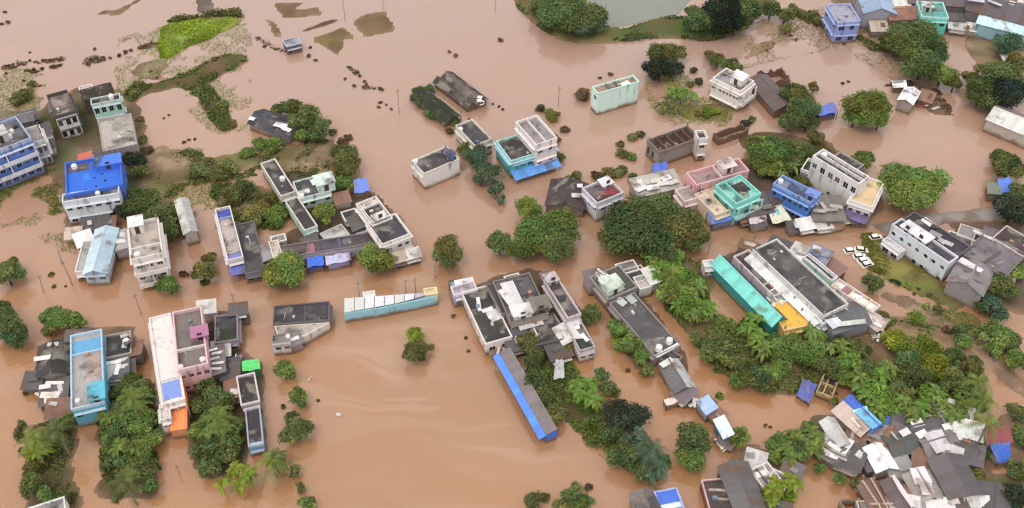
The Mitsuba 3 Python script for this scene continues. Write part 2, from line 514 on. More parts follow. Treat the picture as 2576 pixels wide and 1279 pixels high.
    for i in range(stubs):
        x, y = (.25 if i % 2 else L - .25), (Wd * (i // 2) / max(1, (stubs - 1) // 2))
        y = min(max(y, .25), Wd - .25)
        MB(fr).box(x - .13, x + .13, y - .13, y + .13, h - .05, h + .8 + .1 * (i % 3), vary(G, .2, rng)).put(part(key, 'column_stub'), 'concrete')
    for s, col in paint:
        f2, Ls = side(fr, L, Wd, s)
        MB(f2).box(-.02, Ls + .02, -.035, .02, -1.4, hw - .03, col).put(part(key, 'painted_wall'), 'paint')
    for fx, fy, sl, sw, ang, col in sheets:
        ang = (math.pi / 2 if abs(math.sin(ang)) > .75 else 0) + .22 * math.sin(ang * 5 + fx * 9)
        f2 = Frame(fr.w(np.array([fx * L, fy * Wd, 0]))[:2], fr.ux * math.cos(ang) + fr.uy * math.sin(ang))
        m = MB(f2)
        z = top_z + (.12 if flat else rise * .9)
        corrugated(m, (-sl / 2, -sw / 2, z), (sl / 2, -sw / 2, z), (sl / 2, sw / 2, z + .14), (-sl / 2, sw / 2, z + .14), col, rng)
        m.put(part(key, 'loose_sheet'), 'tin')
    for fx, fy, r, hh, col in tanks:
        tank(fr.w(np.array([fx * L, fy * Wd, top_z])), r, hh, col, who)
    return key, fr, L, Wd


COLWORD = {'w': ((.80, .78, .77), 'white'), 'l': ((.56, .55, .54), 'light grey'), 'g': ((.27, .26, .26), 'grey'), 'd': ((.085, .08, .083), 'dark'), 'r': ((.24, .13, .09), 'rusty brown'), 'v': ((.15, .125, .14), 'violet grey'),
           'b': ((.07, .20, .62), 'blue'), 'c': ((.30, .46, .58), 'pale blue'), 't': ((.46, .39, .32), 'tan')}


def hut(x, y, w, d, ang, h, k, style):
    """A small shack of w by d metres round a plan position."""
    c = at(x, y, h)
    u = np.array([math.cos(math.radians(ang)), math.sin(math.radians(ang)), 0])
    v = np.array([-u[1], u[0], 0])
    P = [pix(c - u * w / 2 - v * d / 2), pix(c + u * w / 2 - v * d / 2), pix(c + u * w / 2 + v * d / 2)]
    rng = np.random.default_rng(int(x * 3 + y * 5))
    col, word = COLWORD[k]
    wall = [(.42, .38, .35), (.25, .21, .19), (.6, .56, .52), (.16, .14, .13)][rng.integers(4)]
    sh = [(rng.uniform(.2, .8), rng.uniform(.2, .8), rng.uniform(1.2, 2.6), rng.uniform(.5, 1.1), rng.uniform(-.5, 1.5), COLWORD['wlgrdgrt'[rng.integers(8)]][0]) for _ in range(rng.integers(0, 2))]
    house('hut', None, f'{word} roofed shack' if style != 'flat' else f'{word} flat roofed hut', 'hut', P, h, wall, vary(col, .12, rng), .3, W if rng.uniform() < .5 else None, 'f1x1' if rng.uniform() < .5 else '', style, rise=rng.uniform(.3, .8) if style != 'flat' else None,
          mat='tin' if style != 'flat' else 'concrete', sheets=sh)


def tank(p, r, hh, col, who):
    key = top('water_tank')
    x, y, z = p
    MB().lathe(x, y, [(r * .96, z - .02), (r, z + .1 * hh), (r * .96, z + .3 * hh), (r, z + .34 * hh), (r * .96, z + .56 * hh), (r, z + .6 * hh), (r * .97, z + .78 * hh), (r * .72, z + .92 * hh), (r * .4, z + hh)], col).put(part(key, 'body'), 'gloss')
    MB().lathe(x, y, [(r * .42, z + hh - .02), (r * .42, z + hh * 1.06), (r * .3, z + hh * 1.1)], np.asarray(col) * .9).put(part(key, 'lid'), 'gloss')
    word = 'black' if sum(col) < .5 else 'blue' if col[2] > col[0] * 2 else 'white' if sum(col) > 1.6 else 'grey'
    AUTO.append((key, f'{word} plastic water tank on the roof of {who}', pix(p), None, 'water tank'))


def tarp(kind, who, label, cat, P4, hs, col, bsdf='cloth', posts=True, sag=.35, group=None, under=None):
    """A cloth or sheet over four corners (plan positions) at the heights hs, on posts."""
    key = top(kind)
    rng = np.random.default_rng(int(P4[0][0] * 3 + P4[0][1]))
    c = [at(x, y, z) for (x, y), z in zip(P4, hs)]
    n = 13
    u, v = np.meshgrid(np.linspace(0, 1, n), np.linspace(0, 1, n), indexing='ij')
    U, V = u[..., None], v[..., None]
    g = (c[0] * (1 - U) + c[1] * U) * (1 - V) + (c[3] * (1 - U) + c[2] * U) * V
    g[..., 2] += -sag * 4 * u * (1 - u) * .5 * np.sin(v * np.pi) + rng.normal(0, .05, u.shape) + .12 * np.sin(u * 9 + v * 4 + rng.uniform(0, 6))
    MB().slab(g, .03, np.asarray(col) * (1 + rng.uniform(-.06, .06, (n, n, 1)))).put(part(key, 'sheet'), bsdf, False)
    if posts:
        for p in c:
            q = p * .96 + np.mean(c, 0) * .04
            MB().tube([[q[0], q[1], -1.4], [q[0], q[1], p[2] - .04]], .07, (.12, .09, .06), 5).put(part(key, 'post'), 'rough')
    if under:
        q = np.mean(c, 0)
        lo = [(p * .82 + q * .18) for p in c]
        z = min(hs) - .35
        MB().hexa([[p[0], p[1], -1.5] for p in lo], [[p[0], p[1], z] for p in lo], under).put(part(key, 'wall'), 'paint')
    if who:
        mark(who, P4)
    tag(key, label, cat, group)
    return key


def poly_block(kind, who, label, cat, poly, h, wall, roof, par=.4, parc=None, mat='concrete'):
    """A flat-roofed building over any outline (plan positions of its roof edge, anticlockwise seen from above)."""
    key = top(kind)
    pts = np.array([at(x, y, h)[:2] for x, y in poly])
    cs = m3.CrossSection([[tuple(p) for p in pts]])
    if cs.area() <= 0:
        cs = m3.CrossSection([[tuple(p) for p in pts[::-1]]])
    MB().man(cs.extrude(h - par + 1.6).translate((0, 0, -1.6)), wall).put(part(key, 'wall'), 'paint')
    inner = cs.offset(-.2, m3.JoinType.Miter)
    MB().man(inner.offset(.02, m3.JoinType.Miter).extrude(.15).translate((0, 0, h - par - .1)), roof).put(part(key, 'roof'), mat)
    MB().man((cs.offset(.04, m3.JoinType.Miter) - inner).extrude(par).translate((0, 0, h - par)), parc or wall).put(part(key, 'parapet'), 'paint')
    mark(who, poly)
    tag(key, label, cat)
    return key, pts


def ruin(kind, who, label, cat, P, h, wall, gaps=.5):
    """Broken walls round an open plot."""
    key = top(kind)
    fr, L, Wd = frame_of(P, h)
    rng = np.random.default_rng(int(P[0][0] + P[0][1]))
    for s in 'frbl':
        f2, Ls = side(fr, L, Wd, s)
        n = max(4, int(Ls / .6))
        x = np.linspace(.13, Ls - .13, n + 1)
        z = np.clip(h * (1 - gaps * rng.uniform(0, 1, n + 1) ** 2), .35, None)
        m = MB(f2)
        g0 = [[x[i], yy, zz] for i in range(n + 1) for yy, zz in ((0, -1.5), (.25, -1.5), (.25, z[i]), (0, z[i]))]
        f = []
        for i in range(n):
            for k in range(4):
                a, b = i * 4 + k, i * 4 + (k + 1) % 4
                f += [[a, b, b + 4], [a, b + 4, a + 4]]
        e = n * 4
        f += [[0, 2, 1], [0, 3, 2], [e, e + 1, e + 2], [e, e + 2, e + 3]]
        m.add(g0, f, vary(wall, .15, rng)).put(part(key, 'wall'), 'paint')
    mark(who, [P[0], P[1], P[2]])
    tag(key, label, cat)
    return key


def heap(kind, label, px, py, rpx, n, cols, z=.5, long=2.2):
    """Boards, sheets and poles thrown together; each a part."""
    key = top(kind)
    rng = np.random.default_rng(int(px * 3 + py))
    R = rpx * mpp(px, py)
    o = at(px, py, z)
    for i in range(n):
        a, r = rng.uniform(0, 6.28), R * math.sqrt(rng.uniform(0, 1))
        q = o + [r * math.cos(a), 1.3 * r * math.sin(a), 0]
        b = rng.uniform(0, 6.28)
        col = vary(cols[rng.integers(len(cols))], .15, rng)
        f2 = Frame(q[:2], (math.cos(b), math.sin(b)))
        l = rng.uniform(.5, 1) * long
        zz, dz = z + rng.uniform(-.3, .5), rng.uniform(-.25, .25)
        if i % 3 == 0:
            w = rng.uniform(.6, 1.2)
            MB(f2).hexa([[-l / 2, -w / 2, zz - .04], [l / 2, -w / 2, zz + dz], [l / 2, w / 2, zz + dz + .2], [-l / 2, w / 2, zz + .15]],
                        [[-l / 2, -w / 2, zz], [l / 2, -w / 2, zz + dz + .04], [l / 2, w / 2, zz + dz + .24], [-l / 2, w / 2, zz + .19]], col).put(part(key, 'sheet'), 'tin')
        else:
            w = rng.uniform(.08, .25)
            MB(f2).hexa([[-l / 2, -w, zz - .1], [l / 2, -w, zz + dz], [l / 2, w, zz + dz], [-l / 2, w, zz - .1]],
                        [[-l / 2, -w, zz], [l / 2, -w, zz + dz + .1], [l / 2, w, zz + dz + .1], [-l / 2, w, zz]], col).put(part(key, 'board'), 'rough')
    tag(key, label, 'rubble pile')
    return key


def pole(px, py, h, label, lean=.0):
    key = top('utility_pole')
    p = at(px, py)
    tipp = p + [lean * h, 0, h]
    MB().tube([p - [lean * 1.5, 0, 1.5], tipp], [.11, .07], (.3, .27, .24), 6).put(part(key, 'pole'), 'rough')
    MB(Frame(tipp[:2], (.9, .4))).box(-.55, .55, -.04, .04, h - .75, h - .66, (.18, .16, .15)).put(part(key, 'crossarm'), 'rough')
    for k in (-.5, 0, .5):
        MB(Frame(tipp[:2], (.9, .4))).lathe(k, 0, [(.04, h - .66), (.06, h - .55), (.02, h - .48)], (.7, .68, .62), 6).put(part(key, 'insulator'), 'gloss')
    tag(key, label, 'utility pole')


def car(px, py, ang, col, label, group):
    """A small hatchback standing in water up to its doors."""
    key = top('car')
    p = at(px, py, .6)
    f2 = Frame(p[:2], (math.cos(ang), math.sin(ang)))
    z = -.15
    prof = [(-1.85, .25), (1.85, .25), (1.9, .62), (1.75, .82), (.95, .95), (-1.75, .98), (-1.9, .7)]
    m = m3.CrossSection([prof]).extrude(1.6).rotate((90, 0, 0)).translate((0, .8, z))
    MB(f2).man(m, col).put(part(key, 'body'), 'gloss')
    lo = [[-1.6, -.72, z + .97], [.95, -.72, z + .94], [.95, .72, z + .94], [-1.6, .72, z + .97]]
    hi = [[-1.35, -.58, z + 1.5], [.3, -.58, z + 1.52], [.3, .58, z + 1.52], [-1.35, .58, z + 1.5]]
    MB(f2).hexa(lo, hi, GLASS).put(part(key, 'cabin_glass'), 'gloss')
    MB(f2).box(-1.38, .33, -.6, .6, z + 1.505, z + 1.57, col).put(part(key, 'roof'), 'gloss')
    for x in (-1.2, 1.2):
        for y in (-.78, .68):
            MB(f2).man(m3.Manifold.cylinder(.1, .3, .3, 12).rotate((90, 0, 0)).translate((x, y + .1, z + .3)), (.02, .02, .02)).put(part(key, 'wheel'), 'rough')
    for q in [s for s in scene if s.startswith(key + '__')]:
        scene[q]['to_world'] = T().translate([p[0], p[1], -.1]).scale(.74).translate([-p[0], -p[1], 0])
    tag(key, label, 'car', group)


# ---------------------------------------------------------------- plants
TONE = {'d': ((.142, .182, .070), 'dark green'), 'm': ((.19, .258, .075), 'green'), 'b': ((.175, .28, .065), 'bright green'), 'y': ((.225, .28, .05), 'yellow green'),
        'o': ((.175, .185, .070), 'olive green'), 'g': ((.115, .175, .110), 'blue green'), 'k': ((.058, .074, .050), 'very dark green'), 'n': ((.17, .125, .078), 'brownish')}


def leaf_quads(mb, pos, nrm, size, col, rng):
    n = len(pos)
    nrm = nrm / (np.linalg.norm(nrm, axis=1, keepdims=True) + 1e-9)
    r = rng.normal(size=(n, 3))
    a = np.cross(nrm, r)
    a /= np.linalg.norm(a, axis=1, keepdims=True) + 1e-9
    b = np.cross(nrm, a)
    s = (size * rng.uniform(.6, 1.3, n))[:, None]
    fold = nrm * s * .25
    v = np.stack([pos - a * s, pos - b * s * .55 + fold, pos + a * s, pos + b * s * .55 + fold], 1).reshape(-1, 3)
    i = np.arange(n)[:, None] * 4
    f = np.vstack([i + [0, 1, 2], i + [0, 2, 3]])
    mb.add(v, f, np.repeat(col, 4, 0))


def tree(px, py, rpx, tone='m', q=.85, lift=None, kind='tree', dens=1.0, lobes=None, near=None):
    key = top(kind)
    rng = np.random.default_rng(int(px * 31 + py * 17))
    R = rpx * mpp(px, py)
    Rz = R * q
    bush = kind != 'tree'
    clear = lift if lift is not None else (-.35 * Rz if bush else .35 + .12 * Rz)
    zc = clear + Rz
    o = at(px, py, zc)
    base, word = TONE[tone]
    base = np.asarray(base) * rng.uniform(.85, 1.25) * (1 + rng.uniform(-.12, .08) * np.array([1, 0, -.6]))
    nl = lobes or int(np.clip(8 + R * 2.4, 9, 38))
    d = rng.normal(size=(nl, 3))
    d /= np.linalg.norm(d, axis=1, keepdims=True)
    d[:, 2] = np.abs(d[:, 2]) * .9 - .25
    th = rng.uniform(0, 6.28)
    st = rng.uniform(.8, 1.0)
    rot = np.array([[math.cos(th), -math.sin(th)], [math.sin(th), math.cos(th)]])
    mt = rot @ np.diag([1.08, st]) @ rot.T
    cen = d * rng.uniform(.42, .80, (nl, 1)) * [R, R, Rz]
    cen[:, :2] = cen[:, :2] @ mt
    rad = R * rng.uniform(.20, .44, nl)
    cen = np.vstack([cen, [[0, 0, 0]]])
    rad = np.append(rad, R * .5)
    area = (rad ** 2).sum() * 12.6
    size = float(np.clip(.21 + .017 * R, .21, .42))
    n = int(np.clip(area * dens * 1.15 / (size * size * 1.1), 160, 16000))
    which = rng.choice(nl + 1, n, p=rad ** 2 / (rad ** 2).sum())
    u = rng.normal(size=(n, 3))
    u /= np.linalg.norm(u, axis=1, keepdims=True)
    lum = np.array([1, 1, q * 1.05])
    shell = rng.uniform(.70, 1.06, n) + .16 * rng.normal(size=n)
    pos = cen[which] + u * (rad[which] * shell)[:, None] * lum
    keep = np.ones(n, bool)
    for k in range(nl + 1):
        dd = np.linalg.norm((pos - cen[k]) / lum, axis=1)
        keep &= (dd > rad[k] * .66) | (which == k)
    keep &= (pos[:, 2] + zc > .05)
    pos, u, which = pos[keep], u[keep], which[keep]
    nrm = u * .75 + [0, 0, .5] + rng.normal(size=u.shape) * .42
    tl = 1 + rng.uniform(-.36, .42, nl + 1)
    col = base * (tl[which] * rng.uniform(.7, 1.35, len(pos)))[:, None]
    col = col * (1 + rng.uniform(-.18, .22, (nl + 1, 1))[which] * np.array([1.2, .2, -.4]))
    m = MB()
    leaf_quads(m, pos + o, nrm, size, col, rng)
    m.put(part(key, 'foliage' if bush else 'crown'), 'leaf')
    m = MB()
    bark = vary((.10, .075, .055), .2, rng)
    rt = .05 * R + .05
    m.tube([[o[0], o[1], -1.5], [o[0] + .1 * R * rng.normal() * .3, o[1], zc * .5], [o[0], o[1], zc]], [rt * 1.3, rt, rt * .7], bark, 6)
    for k in rng.choice(nl, min(nl, 5), replace=False):
        e = cen[k] + o
        m.tube([[o[0], o[1], max(zc - .55 * Rz, -.6)], (e + [o[0], o[1], zc - .4 * Rz]) / 2, e], [rt * .6, rt * .45, rt * .2], bark, 5)
    m.put(part(key, 'stem' if bush else 'trunk'), 'rough')
    how = ('large ' if R > 6.5 else 'small ' if R < 2.6 else '') + word
    AUTO.append((key, f"{how} {'bush' if bush else 'tree'}", np.array([px, py], float), near, 'bush' if bush else 'tree'))
    return key


def palm(px, py, h=8.0, fl=4.2, tone='m', near=None):
    """A coconut palm: (px, py) is where its crown stands in plan."""
    key = top('coconut_palm')
    rng = np.random.default_rng(int(px * 13 + py * 7))
    o = at(px, py, h)
    lean = rng.uniform(-.12, .12, 2) * h
    zs = np.linspace(0, 1, 7)
    MB().tube([[o[0] - lean[0] * (1 - t) ** 1.5, o[1] - lean[1] * (1 - t) ** 1.5, -1.5 + (h + 1.5) * t] for t in zs], .2 - .08 * zs, (.2, .17, .14), 7).put(part(key, 'trunk'), 'rough')
    base = np.asarray(TONE[tone][0]) * 1.05
    nf = 12
    for i in range(nf):
        az = i * 2.4 + rng.uniform(-.2, .2)
        el = 1.15 - 1.5 * (i / nf) + rng.uniform(-.1, .1)
        L = fl * rng.uniform(.85, 1.1)
        t = np.linspace(0, 1, 12)
        out = L * (t * math.cos(el) * 1.0 + .08 * t)
        up = L * (t * math.sin(el) - .75 * t ** 2.2)
        rach = np.stack([o[0] + out * math.cos(az), o[1] + out * math.sin(az), o[2] + up], 1)
        tang = np.gradient(rach, axis=0)
        tang /= np.linalg.norm(tang, axis=1, keepdims=True)
        sd = np.array([-math.sin(az), math.cos(az), 0])
        m = MB()
        m.tube(rach, .05 - .035 * t, base * [1.6, 1.3, 1], 3)
        tt = np.repeat(np.linspace(.12, 1, 19), 2)
        sg = np.tile([1., -1.], 19)
        pr = np.stack([np.interp(tt, t, rach[:, k]) for k in range(3)], 1)
        tg = np.stack([np.interp(tt, t, tang[:, k]) for k in range(3)], 1)
        ll = (fl * .16 * np.sin(np.clip(tt * 1.15 + .25, 0, 1.45) * 2.05) + .25)[:, None]
        tip = pr + (sd * sg[:, None] * .85 + tg * .55 + [0, 0, -.35]) * ll
        wv = tg * .06 * fl / 4
        v = np.stack([pr - wv, pr + wv, tip + wv * .3, tip - wv * .3], 1).reshape(-1, 3)
        ii = np.arange(len(tt))[:, None] * 4
        cc = base * rng.uniform(.7, 1.25, (len(tt), 1)) * (1.0 + .25 * rng.uniform(-1, 1))
        m.add(v, np.vstack([ii + [0, 1, 2], ii + [0, 2, 3]]), np.repeat(cc, 4, 0))
        m.put(part(key, 'frond'), 'leaf')
    AUTO.append((key, f'{TONE[tone][1]} coconut palm', np.array([px, py], float), near, 'palm'))


def banana(px, py, h=3.0, n=3, tone='b', near=None, ll=2.4):
    """A clump of banana plants with long arching leaves."""
    key = top('banana_plant')
    rng = np.random.default_rng(int(px * 5 + py * 3))
    c = at(px, py, h * .8)
    base = np.asarray(TONE[tone][0])
    for j in range(n):
        q = c + [rng.uniform(-1.7, 1.7), rng.uniform(-1.7, 1.7), 0]
        hh = h * rng.uniform(.75, 1.1)
        MB().tube([[q[0], q[1], -1.2], [q[0], q[1], hh]], [.16, .09], base * [1.3, 1.1, 1.2], 6).put(part(key, 'stem'), 'rough')
        for i in range(8):
            az, el, L = i * 2.4 + rng.uniform(0, .6), rng.uniform(.25, 1.15), ll * rng.uniform(.75, 1.15)
            t = np.linspace(0, 1, 8)
            r = L * (t * math.cos(el) + .1 * t)
            z = hh + L * (t * math.sin(el) - .8 * t ** 2.3)
            wd = .33 * np.sin(np.pi * np.clip(t * .93 + .05, 0, 1)) ** .6
            sd = np.array([-math.sin(az), math.cos(az), 0])
            mid = np.stack([q[0] + r * math.cos(az), q[1] + r * math.sin(az), z], 1)
            v = np.stack([mid - sd * wd[:, None] + [0, 0, .1], mid, mid + sd * wd[:, None] + [0, 0, .1]], 1).reshape(-1, 3)
            f = []
            for k in range(7):
                a = k * 3
                f += [[a, a + 1, a + 4], [a, a + 4, a + 3], [a + 1, a + 2, a + 5], [a + 1, a + 5, a + 4]]
            MB().add(v, f, base * rng.uniform(.75, 1.35) * np.array([1 + .2 * rng.uniform(-1, 1), 1, 1])).put(part(key, 'leaf'), 'leaf')
    AUTO.append((key, f'{TONE[tone][1]} banana clump', np.array([px, py], float), near, 'banana plant'))


# ---------------------------------------------------------------- ground
def inside(poly, x, y):
    """Signed distance to the outline, positive inside, of many points at once."""
    P = np.asarray(poly)
    Q = np.roll(P, -1, 0)
    best, odd = np.full(x.shape, 1e9), np.zeros(x.shape, bool)
    for (x0, y0), (x1, y1) in zip(P, Q):
        dx, dy = x1 - x0, y1 - y0
        t = np.clip(((x - x0) * dx + (y - y0) * dy) / (dx * dx + dy * dy + 1e-9), 0, 1)
        best = np.minimum(best, np.hypot(x - x0 - t * dx, y - y0 - t * dy))
        odd ^= ((y0 > y) != (y1 > y)) & (x < dx * (y - y0) / (dy if abs(dy) > 1e-9 else 1e-9) + x0)
    return np.where(odd, best, -best)


import meshkit


def land(name, plan, h, col, edge=3.0, rough=.35, step=.9, col2=None, wetness=.85):
    """Ground that rises out of the water inside the outline, its shore broken up by noise."""
    key = top(name)
    poly = np.array([at(x, y)[:2] for x, y in plan])
    lo, hi = poly.min(0) - 3, poly.max(0) + 3
    nx, ny = (np.clip(((hi - lo) / step).astype(int), 4, 260))
    x, y = np.meshgrid(np.linspace(lo[0], hi[0], nx), np.linspace(lo[1], hi[1], ny), indexing='ij')
    d = inside(poly, x, y)
    nz = meshkit.fbm(np.stack([x * .16, y * .16, x * 0 + 3.3], -1), 4) - .5
    z = np.clip((d + nz * edge * 2.2) / edge, -1, 1) * h + nz * rough * np.clip(d / edge + .5, 0, 1)
    z = np.where(z < -.05, -.4, z)
    c = np.asarray(col) * (1 + .5 * nz[..., None])
    if col2 is not None:
        k = np.clip((meshkit.fbm(np.stack([x * .09, y * .09, x * 0 + 8.1], -1), 3) - .42) * 5, 0, 1)[..., None]
        c = c * (1 - k) + np.asarray(col2) * (1 + .5 * nz[..., None]) * k
    wet = np.clip(1 - (z - .01) / (.55 * h), 0, 1)[..., None] ** 1.2 * wetness
    c = c * (1 - wet) + np.array([.35, .22, .145]) * wet
    i, j = np.meshgrid(np.arange(nx - 1), np.arange(ny - 1), indexing='ij')
    f = np.stack([i * ny + j, (i + 1) * ny + j, (i + 1) * ny + j + 1, i * ny + j + 1], -1).reshape(-1, 4)
    zz = z.reshape(-1)
    f = f[zz[f].max(1) > -.3]
    f = np.vstack([f[:, [0, 1, 2]], f[:, [0, 2, 3]]])
    used, inv = np.unique(f, return_inverse=True)
    MB().add(np.stack([x.reshape(-1), y.reshape(-1), zz], 1)[used], inv.reshape(-1, 3), c.reshape(-1, 3)[used]).put(key, 'soil', True)
    structure(key)


def weeds(name, plan, n, hgt, tone, label, cat='grass', size=.3, clump=.45):
    """Uncountable low growth: many small blades and leaves as one mesh."""
    key = top(name)
    rng = np.random.default_rng(int(plan[0][0] + plan[0][1] * 3))
    poly = np.array([at(x, y)[:2] for x, y in plan])
    lo, hi = poly.min(0), poly.max(0)
    x, y = rng.uniform(lo[0], hi[0], n * 3), rng.uniform(lo[1], hi[1], n * 3)
    nz = meshkit.fbm(np.stack([x * .22, y * .22, x * 0 + 1.7], -1), 3)
    k = (inside(poly, x, y) + (nz - .5) * 5 > 0) & (nz > clump)
    x, y, nz = x[k][:n], y[k][:n], nz[k][:n]
    z = rng.uniform(.05, 1, len(x)) ** 1.3 * hgt * np.clip((nz - clump) * 6, .25, 1.2)
    base = np.asarray(TONE[tone][0] if isinstance(tone, str) else tone)
    c = base * rng.uniform(.6, 1.4, (len(x), 1)) * (1 + .3 * (meshkit.noise(np.stack([x * .15, y * .15, x * 0], -1)) - .5))[:, None]
    m = MB()
    leaf_quads(m, np.stack([x, y, z + .05], 1), rng.normal(size=(len(x), 3)) * .7 + [0, 0, .8], size, c, rng)
    m.put(key, 'leaf')
    tag(key, label, cat, kind='stuff')


def sort_labels():
    """Puts together the labels of trees, bushes and tanks: look, then the nearest building and the side of it, then the place among those alike."""
    out = {}
    for key, head, p, near, cat in AUTO:
        if cat != 'water tank':
            if near:
                lab = f'{head} {near}'
            else:
                def gap(mk):
                    d = np.maximum(np.abs(p - mk[0]) - mk[1], 0)
                    return np.hypot(*d) + .15 * np.hypot(*(p - mk[0]))
                mk = min(MARKS, key=gap)
                d = (p - mk[0]) / mk[1]
                rel = ('right of' if d[0] > 0 else 'left of') if abs(d[0]) > abs(d[1]) else ('in front of' if d[1] > 0 else 'behind')
                lab = f'{head} {rel} {mk[2]}'
        else:
            lab = head
        out.setdefault(lab, []).append((key, p, cat))
    names = {2: ['first', 'second'], 3: ['first', 'second', 'third']}
    for lab, v in out.items():
        ps = np.array([p for _, p, _ in v])
        ax = 0 if np.ptp(ps[:, 0]) >= np.ptp(ps[:, 1]) else 1
        v.sort(key=lambda r: r[1][ax])
        nth = ['second', 'third', 'fourth', 'fifth', 'sixth', 'seventh', 'eighth', 'ninth', 'tenth', 'eleventh', 'twelfth', 'thirteenth', 'fourteenth', 'fifteenth']
        for i, (key, p, cat) in enumerate(v):
            ends = ('leftmost', 'rightmost', 'from left') if ax == 0 else ('topmost', 'lowest', 'from top')
            word = '' if len(v) == 1 else ends[0] if i == 0 else ends[1] if i == len(v) - 1 else f'{nth[i - 1]} {ends[2]}'
            tag(key, lab + (', ' + word if word else ''), cat, f'{cat}s among the flooded houses' if cat in ('tree', 'bush') else None)

# ---------------------------------------------------------------- the setting: flood water, pond, banks, mud and low ground
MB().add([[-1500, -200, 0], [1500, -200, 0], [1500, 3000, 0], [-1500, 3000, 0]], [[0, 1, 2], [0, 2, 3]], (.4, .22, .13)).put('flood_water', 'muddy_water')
structure('flood_water')
_p = [at(x, y)[:2] for x, y in [(1440, -60), (1500, 62), (1545, 72), (1640, 50), (1705, 38), (1790, -60)]]
MB().add([[x, y, .06] for x, y in _p], [[0, 5, 4], [0, 4, 3], [0, 3, 2], [0, 2, 1]], (.2, .2, .2)).put('pond', 'pond_water')
structure('pond')
OLG, MUD, DKG = (.15, .15, .06), (.25, .165, .11), (.09, .10, .045)
land('grass_bank', [(1270, -40), (1300, 20), (1345, 60), (1395, 95), (1460, 108), (1540, 106), (1600, 95), (1680, 95), (1790, 103), (1850, 88), (1910, 50), (1960, 0), (1960, -60), (1800, -60), (1790, 10), (1720, 42), (1660, 48), (1560, 75), (1500, 66), (1450, -50)],
     1.1, (.08, .125, .04), 2.0, .4, 1.0, (.13, .13, .05))
land('rice_field', [(400, 128), (402, 100), (408, 70), (430, 58), (500, 47), (590, 40), (612, 52), (598, 68), (548, 86), (492, 100), (470, 122), (440, 148), (408, 150)], .35, (.27, .36, .045), 1.5, .1, .9, (.2, .3, .07))
land('mud_flat', [(310, 178), (345, 160), (420, 150), (430, 165), (400, 185), (420, 200), (350, 205)], .22, (.30, .27, .16), 2.5, .3)
land('weedy_strip', [(310, 245), (345, 215), (400, 205), (470, 190), (480, 170), (560, 140), (612, 138), (620, 158), (590, 180), (515, 208), (545, 250), (580, 290), (600, 322), (560, 330), (530, 300), (510, 265), (480, 225), (440, 215), (390, 235), (330, 258)], .5, (.085, .09, .032), 2.2, .5, .9, (.15, .105, .065))
for q in ([(782, 92), (820, 78), (868, 62), (888, 85), (895, 105), (870, 100), (858, 125), (848, 140), (825, 125), (790, 105)], [(874, 52), (905, 40), (970, 30), (996, 60), (985, 80), (955, 84), (920, 92), (900, 78)],
          [(694, 8), (712, 45), (806, 36), (800, 20), (745, 24), (760, 8)], [(262, 42), (340, 0), (370, -10), (330, 22), (300, 40), (255, 44)], [(670, 50), (690, 55), (708, 78), (706, 98), (680, 88)], [(245, 38), (300, 36), (310, 26), (262, 28)]):
    land('mud_bank', q, .3, (.20, .135, .085), 2.0, .12, .9, (.19, .15, .07))
land('road_bed', [(485, -15), (500, 33), (540, 28), (522, -15)], .3, (.16, .145, .14), 1.5, .1)
land('low_ground', [(100, 270), (130, 240), (200, 215), (300, 225), (345, 290), (375, 360), (390, 420), (350, 470), (300, 560), (200, 600), (150, 560), (130, 420), (60, 400), (-40, 480), (-60, 280)], .3, (.25, .195, .135), 3.0, .4, .9, DKG)
land('low_ground', [(345, 395), (400, 370), (480, 385), (560, 395), (640, 385), (730, 350), (800, 345), (850, 350), (870, 420), (880, 470), (760, 440), (640, 420), (560, 450), (470, 465), (420, 500), (470, 560), (500, 600), (430, 610), (380, 500)], .28, (.31, .235, .15), 3.0, .5, .9, (.16, .155, .065))
land('low_ground', [(535, 470), (600, 455), (690, 480), (740, 560), (690, 580), (610, 560), (545, 520)], .35, OLG, 2.5, .4, .9, (.21, .17, .10))
land('grass_verge', [(2172, 588), (2218, 600), (2372, 708), (2450, 775), (2400, 792), (2310, 748), (2238, 716), (2188, 676), (2166, 640)], .35, (.26, .24, .08), 2.0, .1, .9, (.17, .20, .06), .15)
land('low_ground', [(2235, 735), (2310, 745), (2400, 790), (2480, 850), (2560, 940), (2560, 870), (2460, 790), (2380, 760), (2300, 725)], .25, (.2, .15, .07), 3, .4)
land('low_ground', [(2420, 95), (2450, 70), (2510, 90), (2530, 160), (2500, 200), (2465, 180), (2440, 130)], .4, (.36, .29, .22), 2.5, .2, .9, (.25, .2, .12))
land('low_ground', [(2080, -40), (2090, 70), (2180, 90), (2300, 60), (2420, 70), (2600, 140), (2640, -40)], .3, (.2, .15, .11), 3, .4, 1.0, DKG)
land('low_ground', [(2225, 215), (2300, 200), (2360, 230), (2400, 290), (2340, 285), (2270, 255)], .25, (.24, .15, .12), 2.5, .3)
land('raised_road', [(2185, 566), (2330, 543), (2460, 528), (2600, 502), (2640, 530), (2480, 556), (2400, 562), (2330, 572), (2225, 592)], .5, (.29, .255, .235), 1.3, .08, .8, (.20, .175, .16), .2)
land('low_ground', [(2390, 560), (2480, 565), (2620, 560), (2640, 800), (2520, 790), (2440, 700), (2380, 620)], .4, (.16, .12, .10), 3, .3, .9, DKG)
land('garden_ground', [(1640, 640), (1700, 625), (1760, 660), (1790, 720), (1800, 790), (1830, 830), (1960, 850), (2100, 830), (2230, 800), (2330, 790), (2420, 840), (2470, 920), (2490, 1030), (2440, 1080), (2330, 1060), (2230, 1050), (2130, 960), (2000, 925), (1990, 985), (1880, 985), (1800, 940), (1740, 850), (1700, 800), (1660, 760)], .45, (.12, .12, .05), 3.0, .5, 1.0, (.3, .21, .13))
